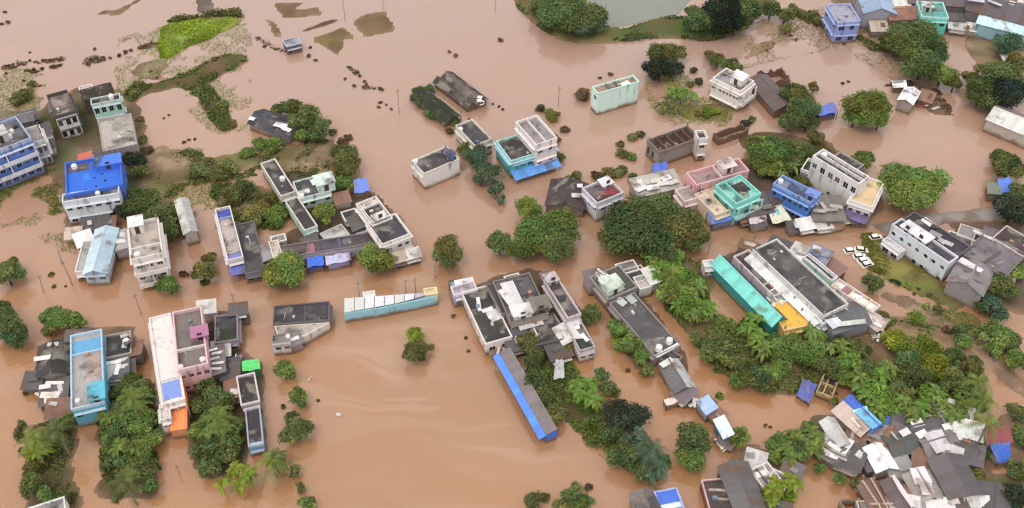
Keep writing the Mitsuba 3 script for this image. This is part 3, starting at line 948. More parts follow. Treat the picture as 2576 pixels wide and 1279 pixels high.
land('garden_ground', [(245, 935), (330, 925), (390, 970), (400, 1060), (405, 1180), (390, 1250), (290, 1265), (245, 1230), (250, 1130), (240, 1030)], .35, (.07, .075, .03), 2.5, .4)
land('garden_ground', [(45, 1070), (110, 1050), (180, 1060), (190, 1260), (170, 1300), (50, 1300), (55, 1180)], .3, (.12, .095, .05), 3, .4, .9, DKG)
land('garden_ground', [(480, 950), (560, 930), (600, 990), (625, 1080), (615, 1180), (560, 1215), (490, 1180), (478, 1050)], .35, (.065, .07, .03), 2.5, .4)
land('garden_ground', [(1300, 830), (1400, 850), (1450, 930), (1500, 1020), (1620, 1080), (1690, 1170), (1680, 1200), (1600, 1190), (1540, 1130), (1500, 1080), (1440, 1080), (1390, 1060), (1330, 940)], .35, (.085, .085, .035), 2.5, .5, .9, (.17, .125, .07))
land('garden_ground', [(1520, 790), (1545, 800), (1650, 920), (1640, 950), (1600, 930), (1530, 860)], .35, (.08, .09, .035), 2, .4)
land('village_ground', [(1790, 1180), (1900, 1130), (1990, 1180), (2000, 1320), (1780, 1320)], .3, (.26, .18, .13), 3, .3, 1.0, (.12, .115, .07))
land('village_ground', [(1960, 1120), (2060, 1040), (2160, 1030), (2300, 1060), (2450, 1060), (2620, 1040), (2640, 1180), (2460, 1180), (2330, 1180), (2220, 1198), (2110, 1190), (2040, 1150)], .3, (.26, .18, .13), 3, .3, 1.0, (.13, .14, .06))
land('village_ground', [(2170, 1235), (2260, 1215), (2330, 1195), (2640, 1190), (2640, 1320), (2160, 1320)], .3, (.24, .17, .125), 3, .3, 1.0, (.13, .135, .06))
land('garden_ground', [(1850, 340), (1920, 335), (2000, 340), (2060, 340), (2120, 380), (2100, 470), (2040, 450), (1960, 440), (1890, 410)], .4, (.075, .08, .03), 2.5, .4)
land('sand_bar', [(1690, 265), (1745, 262), (1820, 270), (1815, 300), (1750, 302), (1700, 290)], .15, (.3, .25, .13), 3, .3)

weeds('grass', [(400, 128), (408, 70), (500, 47), (600, 45), (540, 86), (470, 122), (415, 148)], 5200, .4, (.27, .36, .04), 'lime green rice crop growing in the only unflooded field', 'rice crop', .3, .3)
weeds('weeds', [(390, 62), (430, 48), (520, 38), (600, 30), (615, 45), (520, 46), (420, 62)], 1500, 1.1, 'o', 'dark scrub along the far edge of the lime green field', 'weeds', .4, .25)
weeds('weeds', [(310, 245), (345, 215), (400, 205), (470, 190), (560, 140), (615, 138), (620, 158), (515, 208), (580, 290), (600, 322), (560, 330), (500, 250), (440, 215), (330, 258)], 6500, .7, (.15, .185, .06), 'olive weeds on the Y shaped strip below the lime field', 'weeds', .4, .42)
weeds('weeds', [(1290, 10), (1345, 60), (1395, 95), (1540, 106), (1680, 95), (1790, 103), (1900, 60), (1840, 40), (1700, 45), (1560, 78), (1490, 68), (1420, 0)], 9000, .7, 'd', 'dark green growth covering the bank of the pond', 'weeds', .4, .36)
weeds('weeds', [(345, 395), (480, 385), (640, 385), (730, 350), (850, 350), (870, 420), (760, 440), (560, 450), (470, 465), (420, 500)], 5000, .6, 'o', 'patchy olive weeds on the mud behind the house row', 'weeds', .35, .5)
weeds('weeds', [(535, 470), (600, 455), (690, 480), (740, 560), (690, 580), (610, 560), (545, 520)], 3500, .6, (.15, .19, .055), 'olive green weeds in the plot with the grey slab roof', 'weeds', .35, .42)
weeds('weeds', [(2172, 588), (2240, 606), (2372, 706), (2450, 770), (2310, 745), (2180, 670)], 6500, .3, (.23, .235, .065), 'yellowish grass verge before the wall with round windows', 'grass', .3, .45)
weeds('weeds', [(1640, 640), (1760, 660), (1800, 790), (1960, 850), (2230, 800), (2420, 840), (2490, 1030), (2330, 1060), (2130, 960), (1990, 985), (1800, 940), (1660, 760)], 12000, .8, 'm', 'green undergrowth between the trees of the large garden', 'undergrowth', .38, .40)
weeds('weeds', [(1300, 830), (1400, 850), (1500, 1020), (1690, 1170), (1600, 1190), (1440, 1080), (1330, 940)], 6000, .8, 'm', 'green undergrowth by the long blue walled shed', 'undergrowth', .36, .40)
weeds('weeds', [(245, 935), (390, 970), (405, 1180), (290, 1265), (245, 1130)], 3500, .7, 'd', 'dark undergrowth in the palm garden', 'undergrowth', .36, .4)
weeds('weeds', [(45, 1070), (180, 1060), (190, 1260), (60, 1290)], 2600, .7, 'o', 'olive undergrowth before the sky blue house', 'undergrowth', .36, .45)
weeds('weeds', [(-40, 470), (60, 425), (140, 430), (150, 560), (60, 540), (-40, 560)], 1600, .5, (.24, .26, .08), 'thin yellowish weeds standing in water below the blue block', 'weeds', .3, .52)

land('mud_bank', [(755, 78), (800, 62), (850, 46), (862, 52), (820, 66), (770, 82)], .35, (.10, .065, .05), 1.2, .2, .8)

land('mud_bank', [(1868, 146), (1905, 118), (1950, 96), (1990, 72), (2010, 62), (2016, 74), (1975, 100), (1940, 122), (1900, 140), (1880, 152)], .35, (.33, .25, .16), 1.6, .3, .8, (.12, .12, .05))
land('mud_bank', [(1985, 14), (2040, 30), (2100, 55), (2120, 78), (2095, 84), (2050, 62), (2000, 40), (1980, 26)], .35, (.27, .21, .13), 1.6, .3, .8, (.10, .10, .045))
land('mud_bank', [(2105, 82), (2160, 92), (2215, 112), (2235, 132), (2210, 134), (2150, 108), (2108, 96)], .35, (.30, .23, .16), 1.6, .3, .8, (.10, .09, .045))
weeds('weeds', [(1985, 14), (2040, 30), (2100, 55), (2120, 78), (2160, 92), (2235, 132), (2210, 134), (2095, 84), (2000, 40)], 2600, 1.0, 'o', 'dark olive scrub on the bunds of the upper hamlet', 'weeds', .4, .42)
weeds('weeds', [(2225, 215), (2300, 200), (2360, 230), (2400, 290), (2340, 285), (2270, 255)], 900, .6, 'n', 'brownish scrub on the orchard ground around the white hut', 'weeds', .35, .5)

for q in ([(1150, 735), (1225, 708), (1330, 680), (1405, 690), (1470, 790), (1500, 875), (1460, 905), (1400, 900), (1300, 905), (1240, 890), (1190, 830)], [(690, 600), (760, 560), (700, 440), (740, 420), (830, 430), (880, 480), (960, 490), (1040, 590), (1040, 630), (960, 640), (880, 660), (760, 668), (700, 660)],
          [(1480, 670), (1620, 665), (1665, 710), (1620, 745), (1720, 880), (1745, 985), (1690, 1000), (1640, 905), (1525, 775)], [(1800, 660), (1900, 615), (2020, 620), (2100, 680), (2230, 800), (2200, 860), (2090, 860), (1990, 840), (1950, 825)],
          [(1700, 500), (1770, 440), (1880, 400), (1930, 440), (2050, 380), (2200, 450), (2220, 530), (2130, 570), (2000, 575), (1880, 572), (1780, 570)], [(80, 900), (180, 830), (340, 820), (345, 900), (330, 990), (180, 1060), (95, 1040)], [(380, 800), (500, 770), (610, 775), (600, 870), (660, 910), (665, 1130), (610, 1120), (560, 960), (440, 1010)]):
    land('shade_tinted_ground', q, .18, (.105, .085, .07), 2.0, .15, 1.0, (.24, .165, .115), .7)  # ground coloured dark to carry the shade of the narrow gaps between houses

for _q, _n, _l in [([(0, 168), (60, 157), (160, 146), (162, 152), (60, 167), (0, 178)], 420, 'thin brown weed line at far left, upper of two'), ([(60, 180), (155, 163), (158, 171), (80, 186)], 420, 'thin brown weed line at far left, lower of two'),
                   ([(208, 162), (240, 146), (300, 134), (352, 116), (396, 108), (398, 116), (350, 126), (300, 146), (240, 160)], 700, 'ragged brown weed line running from the lime field to the left'), ([(640, 92), (700, 118), (770, 134), (800, 156), (760, 144), (690, 128)], 380, 'broken brown weeds between the grey hut and mud banks'),
                   ([(872, 166), (915, 190), (930, 214), (970, 230), (960, 238), (905, 214)], 520, 'broken brown weed line across the open flood')]:
    weeds('weeds', _q, _n, .5, 'n', _l, 'weeds', .3, .46)

for _q, _n, _hue, _l in [([(300, 100), (400, 60), (620, 60), (640, 180), (620, 330), (540, 340), (430, 230), (310, 270), (290, 180)], 3600, (.30, .37, .14), 'thin half drowned grass around the lime green field'), ([(-40, 440), (60, 415), (160, 440), (170, 560), (190, 640), (120, 620), (60, 560), (-40, 580)], 1700, (.30, .34, .13), 'thin half drowned grass below the blue flats'),
                       ([(440, 380), (640, 370), (700, 470), (640, 600), (500, 560), (430, 470)], 3000, (.30, .36, .13), 'thin grass on the muddy ground between house rows'), ([(1620, 200), (1760, 190), (1840, 270), (1820, 320), (1700, 310), (1640, 270)], 1800, (.28, .36, .08), 'thin bright grass standing in water before the white villa'),
                       ([(-40, 180), (110, 170), (120, 260), (60, 290), (-40, 290)], 1300, (.30, .36, .13), 'thin half drowned grass at the far left edge'), ([(1890, 60), (2100, 20), (2260, 130), (2260, 210), (2120, 120), (1960, 150), (1870, 170)], 2200, (.32, .31, .17), 'thin dry grass in the water of the upper hamlet'),
                       ([(1730, 790), (1800, 800), (1880, 880), (1800, 930), (1740, 870)], 1500, (.24, .24, .09), 'pale dry grass beside the dark garden trees'), ([(2230, 720), (2420, 780), (2580, 900), (2580, 980), (2440, 880), (2320, 800)], 2600, (.24, .30, .09), 'green grass along the muddy track by the round windows')]:
    weeds("grass", _q, int(_n * 1.9), .35, _hue, _l, 'grass', .18, .49)
land('dirt_track', [(2225, 728), (2290, 745), (2390, 800), (2480, 880), (2600, 980), (2600, 1020), (2520, 960), (2440, 890), (2360, 835), (2270, 775), (2215, 745)], .16, (.44, .32, .235), 1.6, .08, .9, (.40, .28, .20), .3)

# ---------------------------------------------------------------- buildings, upper left
house('house', 'the white house at upper left', 'white house with a dark railed roof terrace and black windows, upper left', 'house', [(143, 286), (196, 281), (162, 232)], 7.0, W, (.36, .28, .26), .8, (.12, .1, .1), 'f3x2 r2x2', big=1.6)
house('house', 'the mint house at upper left', 'mint green house with two rows of black windows, upper left', 'house', [(232, 262), (306, 250), (298, 236)], 6.2, MINT, DG, .5, (.55, .6, .6), 'f4x2 r1x2', tanks=[(.7, .6, .6, 1.2, W)], big=1.55)
house('shed', 'the dark shed at the top left', 'dark roofed low shed behind the mint green house', 'shed', [(218, 246), (292, 232), (268, 214)], 4.5, (.12, .1, .1), TH, style='gable', mat='concrete')
house('house', 'the pink roofed hut at the top left', 'small hut with a pale pink roof and white railing beside a dark shed', 'hut', [(206, 240), (240, 236), (228, 214)], 3.8, (.5, .42, .4), (.62, .48, .46), .4, W)
house('house', 'the pale grey slab at upper left', 'low building under a wide pale grey roof slab streaked with dirt', 'house', [(262, 378), (348, 364), (326, 288)], 4.2, (.4, .35, .34), (.46, .42, .38), .25, (.42, .38, .36))
house('house', 'the tall blue house', 'tall house with a deep blue painted roof terrace and blue parapets', 'house', [(170, 488), (312, 464), (297, 387)], 7.0, (.10, .2, .62), (.055, .18, .72), .8, (.08, .2, .76), 'l2x2 r3x2', mat='paint', shade=False,
      stair=[(.54, .62, 5.2, 2.8, 1.3, (.10, .22, .74))], tanks=[(.16, .86, .6, 1.1, W)], patches=[(.03, .42, .74, .97, (.10, .09, .11), 'concrete'), (.3, .42, .4, .62, (.06, .26, .78), 'paint'), (.62, .66, .5, .55, (.03, .04, .1), 'paint'), (.48, .52, .42, .46, (.03, .04, .1), 'paint'), (.66, .71, .26, .32, (.03, .04, .1), 'paint'), (.5, .54, .15, .19, (.03, .04, .1), 'paint'), (.3, .34, .1, .14, (.03, .04, .1), 'paint')])
house('house', 'the white annex of the blue house', 'white annex with pale blue parapet standing before the tall blue house', 'house', [(158, 508), (301, 486), (297, 467)], 6.6, (.76, .76, .78), (.3, .27, .25), .7, (.66, .74, .82), 'f6x2', big=.85, tanks=[(.62, .5, .5, .9, W)], patches=[(.2, .7, .25, .8, (.13, .11, .1), 'concrete')])
house('hut', 'the red roofed hut', 'little hut with a rusty red sheet roof behind the blue house', 'hut', [(200, 409), (230, 405), (228, 386)], 4.2, (.4, .2, .16), (.52, .12, .07), style='shed', mat='tin')
house('apartment_house', 'the blue flats at left', 'blue block of flats with white balcony bands at the left edge', 'apartment house', [(-70, 404), (76, 346), (40, 292)], 10, (.16, .28, .62), (.16, .15, .17), .9, (.42, .5, .68), 'f7x3', trim=(.72, .74, .8), balc='f',
      tanks=[(.72, .4, .6, 1.1, W), (.8, .55, .5, 1.0, W), (.6, .75, .6, 1.2, W), (.9, .7, .5, .9, (.05, .05, .05))], stair=[(.45, .3, 3, 3, 2.2, LW)])
house('house', 'the unfinished white frame', 'unfinished white building of open frames and pillars beside blue flats', 'house', [(74, 360), (116, 352), (96, 316)], 7.0, LW, (.4, .36, .34), .8, W, 'f3x2 r3x2', big=1.5, stubs=6)
house('shed', 'the dark shed behind the blue block', 'dark gable shed behind the blue block of flats', 'shed', [(8, 318), (88, 302), (74, 284)], 4.5, (.2, .18, .18), (.13, .125, .14), style='gable', mat='tin')
house('house', 'the pale blue sheet roof', 'house under one long pale blue sheet roof running down to water', 'house', [(218, 682), (268, 690), (288, 582)], 3.6, (.5, .6, .68), (.48, .62, .70), style='gable', mat='tin', win='f2x1 r3x1', roof2=(.40, .54, .64))
house('shed', 'the whitewashed lean-to', 'whitewashed lean-to along the pale blue sheet roof', 'shed', [(190, 682), (215, 684), (232, 606)], 2.9, W, (.46, .45, .42), .35, W, 'f1x1')
house('shed', 'the cluttered grey shed', 'cluttered grey sheet shed between the pale blue roof and white house', 'shed', [(290, 630), (324, 624), (322, 580)], 3.0, (.45, .43, .42), (.33, .33, .34), style='shed', mat='tin', sheets=[(.4, .4, 2.2, 1.2, .5, W), (.6, .7, 2, 1, 2.0, LW)])
house('house', 'the tall white house', 'tall narrow white house with a tan roof and cluttered balconies', 'house', [(335, 648), (414, 640), (392, 552)], 8.2, (.8, .74, .71), (.50, .44, .39), .8, (.82, .76, .72), 'f3x2 l4x2 r5x2', balc='f', stair=[(.1, .72, 2.4, 2.6, 2.3, W)], divs=[('y', .3, W)], stubs=4, tanks=[(.2, .12, .6, 1.1, W)])
house('shed', 'the white sheet roof shed', 'narrow shed with a whitish sheet roof beside dark trees', 'shed', [(464, 588), (493, 580), (470, 500)], 3.6, (.5, .48, .44), (.56, .56, .53), style='gable', mat='tin', roof2=(.36, .37, .36))
house('house', 'the narrow house with blue ends', 'long narrow house with pinkish roof, white parapets and blue ends', 'house', [(572, 655), (612, 646), (578, 518)], 4.6, (.62, .6, .68), (.50, .42, .40), .6, (.74, .70, .68), 'f2x1 l6x1', patches=[(.06, .94, .82, .98, (.09, .11, .42), 'paint'), (.06, .94, .03, .12, (.26, .26, .58), 'paint')], divs=[('y', .8, LAV), ('y', .13, LW)], awn=[('f', (.12, .16, .55), 2.0, 2.7)])
house('house', 'the dark grey flat roof', 'low house under a plain dark grey flat roof beside blue ended house', 'house', [(616, 690), (664, 680), (640, 556)], 2.8, (.24, .23, .24), (.115, .115, .12), .2, (.16, .16, .17), 'f2x1')

# ---------------------------------------------------------------- upper middle
house('house', 'the dark roof in shrubs', 'old house with a bluish dark roof half hidden in shrubs', 'house', [(636, 308), (728, 350), (752, 312)], 2.2, (.3, .26, .25), (.105, .105, .125), style='gable', mat='concrete', sheets=[(.72, .3, 3.2, 1.5, .1, (.85, .85, .88)), (.9, .2, 2.4, 1.1, .3, W), (.06, .1, 1.5, 1, 0, W)])
house('shed', 'the long thatched shed', 'long dark thatched shed standing alone in open water, outer one of two', 'shed', [(1198, 261), (1222, 248), (1138, 183)], 1.7, (.16, .12, .11), (.17, .145, .13), style='gable', rise=.9, over=.5, roof2=(.11, .095, .09))
house('shed', 'the thatched shed with white litter', 'long dark thatched shed beside a bush, inner one of two', 'shed', [(1176, 270), (1195, 260), (1112, 197)], 1.6, (.16, .12, .11), (.14, .12, .105), style='gable', rise=.9, over=.4, roof2=(.09, .08, .075))
house('shed', 'the mossy vine grown roof', 'shed with mossy dark roof overgrown by creepers', 'shed', [(1118, 308), (1150, 290), (1074, 226)], 1.7, (.15, .13, .12), (.062, .068, .05), style='gable', rise=1.0, over=.6)
house('house', 'the grey boxed hut in open water', 'little grey roofed hut alone in water among mud banks', 'hut', [(720, 117), (758, 108), (748, 92)], 2.6, (.13, .12, .15), (.42, .42, .5), .3, (.5, .5, .58), 'f2x1')
house('house', 'the white box house', 'white box house with plain front wall and dark flat roof', 'house', [(1068, 434), (1160, 400), (1122, 371)], 4.6, W, (.11, .10, .11), .5, (.72, .68, .62), 'l2x1', tanks=[(.06, .86, .55, 1.0, W)], ledge=False)
tarp('tarpaulin', None, 'navy tarpaulin spread over the back corner of the white box house', 'tarpaulin', [(1113, 385), (1140, 408), (1148, 384), (1120, 368)], [5.0, 4.9, 5.0, 5.2], (.035, .045, .13), posts=False, sag=.1)
house('house', 'the small parapet house', 'small dark roofed house with yellowish white parapets beside grey green trees', 'house', [(1194, 366), (1238, 350), (1188, 300)], 4.2, (.6, .58, .5), (.11, .10, .11), .6, (.66, .63, .56), 'f3x1 l2x1', tanks=[(.1, .8, .5, .9, W)])
house('house', 'the teal and blue house', 'house with teal walls above and a blue front awning below', 'house', [(1286, 404), (1402, 370), (1360, 322)], 5.0, (.12, .52, .53), (.10, .095, .09), .6, (.42, .74, .72), 'f6x1 l3x1', big=.9, awn=[('f', (.10, .30, .70), 2.6, 2.2)], ledge=True, trim=(.5, .75, .85))
house('house', 'the pink white upper storey', 'pinkish white house block with railed grey roof behind teal walls', 'house', [(1348, 366), (1400, 346), (1350, 288)], 8.0, (.82, .74, .74), (.34, .30, .31), .8, (.84, .78, .77), 'f2x2 l3x2', divs=[('x', .5, W)])
house('house', 'the pale mint house front', 'house with one broad pale mint front wall facing water', 'house', [(1503, 236), (1606, 205), (1594, 188)], 6.3, (.68, .90, .82), (.36, .25, .18), .6, (.62, .84, .76), 'l1x1', divs=[('x', .52, (.2, .17, .13))], sheets=[(.72, .4, 2.2, 1.2, .4, W), (.35, .5, 2.4, 1, 1, (.14, .11, .1))], shade=False)
house('house', 'the white villa', 'white villa with rows of slit windows and railed roof', 'villa', [(1788, 196), (1862, 227), (1902, 204)], 6.0, (.84, .80, .76), (.36, .34, .36), .8, (.86, .82, .78), 'f8x2 r3x2', big=.9, ledge=True, stair=[(.45, .35, 3, 2.8, 2.0, (.84, .8, .78))], balc='r')
house('house', 'the tiled roof by the villa', 'dark brown tiled roof house behind the white villa', 'house', [(1896, 206), (1950, 285), (1985, 262)], 2.4, (.2, .15, .13), (.105, .08, .08), style='gable', mat='tin')
ruin('ruined_house', 'the roofless ring of walls', 'roofless ring of broken brown walls beside the white villa', 'ruin', [(1926, 206), (1992, 196), (1968, 168)], 2.6, (.22, .13, .11), .5)
house('hall', 'the long ruined hall', 'long grey walled hall with its roof fallen in and rubble inside', 'hall', [(1661, 380), (1766, 346), (1728, 318)], 4.5, (.34, .31, .29), (.11, .07, .055), 1.1, (.27, .22, .19), 'l3x1', divs=[('x', .2, BR), ('x', .42, BR), ('x', .63, BR), ('x', .82, BR)], big=1.6, shade=False, stubs=4)
house('tower', 'the little white tower', 'little white tower with a railed top at the end of the ruined hall', 'tower', [(1757, 350), (1780, 346), (1772, 326)], 6.5, (.7, .64, .6), (.14, .1, .09), .8, W, 'f1x2')
ruin('ruined_house', 'the low ruined wall', 'low broken brown walls of a ruin beside the little tower', 'ruin', [(1806, 352), (1880, 322), (1872, 306)], 2.0, (.2, .13, .1), .6)
tarp('tarpaulin', 'the blue tarpaulin by the ruined hall', 'blue tarpaulin over a grey heap below the ruined hall', 'tarpaulin', [(1640, 442), (1682, 438), (1678, 408), (1642, 412)], [1.6, 1.6, 2.6, 2.4], (.08, .16, .66), under=(.3, .27, .26))
house('shed', 'the patched white sheet roofs', 'shed under patched and slipping white sheets below the blue tarpaulin', 'shed', [(1610, 492), (1720, 470), (1690, 438)], 3.2, (.4, .37, .34), (.40, .37, .34), style='shed', rise=.8, mat='tin',
      sheets=[(.1, .3, 2.6, 1.3, .2, W), (.25, .6, 2.4, 1.2, -.1, LW), (.35, .2, 2.8, 1.4, .1, W), (.5, .6, 2.2, 1.2, .3, (.6, .58, .5)), (.62, .3, 2.6, 1.1, 0, LW), (.75, .6, 2.4, 1.3, .2, W), (.85, .25, 2.4, 1.2, -.2, (.5, .47, .42)), (.12, .8, 2.2, 1.1, .4, LW)])
house('house', 'the dark brown tile roof', 'house with a dark brown tile roof on the street corner', 'house', [(1386, 510), (1474, 534), (1468, 470)], 2.4, (.28, .2, .19), (.125, .095, .10), style='gable', rise=1.2, mat='concrete', sheets=[(.75, .35, 1.8, 1.2, .3, (.6, .55, .6)), (.8, .75, 1.2, 1, 0, W)])
house('house', 'the house with the maroon roof', 'white house with a maroon painted roof and stepped white parapet', 'house', [(1502, 512), (1568, 484), (1530, 446)], 5.4, (.72, .72, .78), (.17, .12, .145), .7, (.66, .66, .72), 'l3x1 f2x1', patches=[(.3, .95, .05, .55, (.30, .07, .085), 'concrete')], stair=[(.62, .62, 2.2, 2.0, .9, (.7, .68, .72))])
house('house', 'the pink house', 'pink house with a railed grey roof terrace', 'house', [(1750, 468), (1880, 428), (1860, 396)], 6.0, (.82, .42, .45), (.36, .25, .26), .7, (.84, .50, .52), 'f5x2 l1x2', big=.85, shade=False, stair=[(.55, .3, 3.0, 2.4, 1.8, PKL)], divs=[('x', .5, PKL)])
house('house', 'the low pink porch', 'low pale pink porch with an open grey roof beside big dark tree', 'house', [(1722, 508), (1776, 492), (1752, 462)], 4.0, PKL, (.4, .34, .31), .6, PKL, 'f2x1 l1x1')
house('house', 'the beige terrace', 'narrow house with a cream terrace and dark roof behind blue awnings', 'house', [(1800, 540), (1862, 520), (1806, 468)], 4.2, CREAM, (.72, .60, .50), .5, (.76, .64, .54), 'f2x1', patches=[(.55, .95, .1, .75, (.09, .085, .085), 'concrete')], divs=[('x', .52, CREAM)])
tarp('awning', 'the bright blue awning', 'bright blue sheet awning with white front edge over the shops', 'awning', [(1790, 566), (1868, 546), (1858, 515), (1778, 532)], [2.4, 2.4, 3.4, 3.4], (.07, .22, .72), sag=.15, under=(.2, .22, .35))
house('house', 'the turquoise house', 'turquoise house with a sunken dark courtyard in its roof', 'house', [(1852, 512), (1916, 486), (1862, 440)], 6.6, TURQ, (.30, .62, .55), .7, (.30, .72, .64), 'f3x2 l4x2', patches=[(.42, .92, .35, .8, (.065, .055, .055), 'concrete')], divs=[('x', .36, TURQ)], balc='f', trim=(.42, .72, .66))
house('house', 'the bright blue house', 'bright blue house with a blue roof and many small windows', 'house', [(1950, 462), (2042, 512), (2058, 486)], 6.4, (.10, .24, .64), (.14, .24, .5), .7, (.26, .40, .72), 'f7x2 r1x2', big=1.1, trim=(.3, .42, .74), tanks=[(.08, .5, .55, 1, W)], stair=[(.8, .2, 2.2, 1.8, 1.6, (.2, .3, .66))])
house('house', 'the big white house', 'big white house with six black windows in a row', 'house', [(2048, 392), (2162, 464), (2184, 444)], 8.4, (.80, .79, .74), (.10, .09, .09), .9, (.84, .81, .80), 'f6x1', shade=False, big=1.2, tanks=[(.1, .7, .6, 1, W)], divs=[('y', .55, W)])
house('house', 'the white house with yellow terrace', 'white end house with yellow stained terrace and violet ground floor', 'house', [(2150, 500), (2196, 530), (2212, 462)], 5.2, (.74, .70, .72), (.72, .55, .34), .7, (.80, .76, .76), 'f3x1 r3x1', awn=[('f', (.16, .12, .3), 2.0, 2.6)], ledge=True)
house('house', 'the dark back house', 'dark roofed house with white railings behind the big white house', 'house', [(2094, 400), (2150, 436), (2168, 414)], 4.6, (.3, .28, .28), (.10, .09, .10), .5, (.4, .38, .38))
house('hut', 'the hut with white posts', 'small dark hut with white railing posts beside the big white house', 'hut', [(2020, 424), (2050, 440), (2062, 410)], 4.0, (.3, .3, .3), (.10, .11, .11), .8, W, '')
house('shop', 'the dark shop roofs', 'dark cluttered shop roofs between the turquoise and bright blue houses', 'shop', [(1880, 548), (1940, 530), (1922, 488)], 3.2, (.2, .17, .17), (.09, .08, .085), style='shed', rise=.7, mat='tin', sheets=[(.3, .3, 2.4, 1, .2, (.5, .5, .5)), (.6, .6, 2, 1, .4, (.3, .3, .32)), (.5, .9, 1.8, 1.2, .2, W), (.8, .2, 2.2, 1.1, -.2, (.16, .14, .15))])
tarp('awning', None, 'pinkish white awning before the dark shop roofs', 'awning', [(1886, 566), (1930, 556), (1926, 538), (1884, 548)], [2.2, 2.2, 2.8, 2.8], (.66, .56, .60), bsdf='tin')
tarp('awning', 'the cream and cyan canopy', 'cream sheet canopy with a cyan patch on thin posts over water', 'awning', [(1944, 564), (1993, 553), (1966, 519), (1932, 530)], [2.6, 2.6, 3.2, 3.2], (.66, .66, .52), bsdf='tin', sag=.05)
tarp('tarpaulin', None, 'cyan cloth lying on the cream sheet canopy', 'tarpaulin', [(1944, 544), (1962, 541), (1958, 524), (1940, 528)], [2.95, 2.95, 3.2, 3.2], (.12, .55, .62), posts=False, sag=.05)
house('shop', 'the grey plank lean-tos', 'row of grey plank lean-to roofs before the big white house', 'shop', [(2052, 552), (2130, 556), (2104, 506)], 2.8, (.28, .25, .23), (.19, .175, .165), style='shed', rise=1.0, mat='tin', sheets=[(.2, .3, 2.6, .9, .8, (.4, .36, .33)), (.4, .5, 2.8, .9, .9, (.5, .45, .42)), (.62, .35, 2.6, .8, .7, (.3, .27, .25)), (.8, .5, 2.6, .9, .8, (.42, .38, .34)), (.1, .7, 1.6, 1.1, .4, W)])

# ---------------------------------------------------------------- row behind the street, middle left
house('house', 'the dark roof with white rim', 'dark roofed house with a white rim beside olive weeds', 'house', [(706, 496), (742, 480), (692, 397)], 3.2, (.66, .64, .6), (.105, .10, .105), .5, (.70, .66, .60), 'f2x1', tanks=[(.7, .42, .6, 1.0, W)])
house('house', 'the grey roof with mint room', 'house with wide grey roof and a mint white room on top', 'house', [(754, 500), (834, 480), (814, 438)], 4.0, (.66, .74, .70), (.105, .115, .125), .4, (.62, .74, .70), 'f4x1', stair=[(.62, .05, 3.6, 3.2, 2.2, (.66, .80, .73))], tanks=[(.1, .12, .5, .9, W)], sheets=[(.2, .35, 2.6, 1.2, .3, W), (.72, .75, 2.6, 1.8, .1, W)])
house('house', 'the long roof with mint end', 'long narrow dark roofed house ending in a mint wall', 'house', [(766, 580), (799, 568), (748, 494)], 3.6, (.52, .74, .64), (.10, .093, .093), .5, (.64, .66, .60), 'f2x1')
house('house', 'the light grey slab roof', 'low building with a bare light grey slab roof in the row', 'house', [(826, 614), (881, 590), (858, 564)], 2.4, (.5, .47, .46), (.52, .52, .52), .15, (.52, .51, .5))
house('shop_row', 'the long street shop row', 'long dark roofed row of shops along the street', 'shop row', [(708, 648), (950, 612), (938, 584)], 3.4, (.5, .48, .56), (.115, .10, .11), .3, (.24, .2, .22), 'f9x1', patches=[(.02, .3, .1, .9, (.14, .11, .115), 'concrete'), (.31, .36, .1, .9, (.4, .14, .17), 'concrete'), (.45, .75, .1, .9, (.10, .10, .13), 'concrete')], divs=[('x', .3, (.3, .22, .24)), ('x', .62, (.2, .18, .2))])
house('house', 'the cream end house', 'small cream house at the end of the street shop row', 'house', [(688, 650), (712, 646), (698, 604)], 3.4, CREAM, (.66, .58, .52), .3, (.75, .68, .6))
tarp('awning', None, 'rich blue awning under the long street shop row', 'awning', [(772, 674), (816, 666), (812, 642), (772, 648)], [2.0, 2.0, 2.9, 2.9], (.05, .18, .78), under=(.05, .1, .4))
tarp('awning', None, 'lavender white striped awning under the long street shop row', 'awning', [(820, 668), (884, 655), (878, 634), (818, 645)], [2.0, 2.0, 2.7, 2.7], (.52, .52, .74), bsdf='tin', under=(.3, .3, .55))
tarp('tarpaulin', 'the blue tarpaulin by the lane', 'light blue tarpaulin over a hut at the corner of the lane', 'tarpaulin', [(892, 488), (931, 480), (922, 448), (889, 452)], [2.2, 2.2, 2.8, 2.8], (.14, .25, .74), under=(.3, .2, .16))
house('house', 'the corner house with dark roof', 'white walled corner house with a dark roof beside the round tree', 'house', [(963, 611), (1037, 589), (992, 540)], 5.2, (.82, .79, .77), (.10, .10, .115), .6, (.78, .73, .70), 'f4x1 l3x1', big=1.1, ledge=True, awn=[('f', (.6, .56, .5), 1.6, 2.2)])
house('house', 'the house with open yard roof', 'house with light roof slabs around an open dark yard', 'house', [(936, 570), (986, 548), (946, 492)], 5.0, (.74, .70, .68), (.44, .41, .39), .6, (.76, .71, .67), 'l4x1', patches=[(.08, .9, .45, .72, (.06, .05, .045), 'concrete'), (.06, .94, .75, .96, (.70, .64, .60), 'concrete')], divs=[('y', .74, W), ('x', .12, W)], stair=[(.25, .1, 2.4, 1.6, .8, W)])

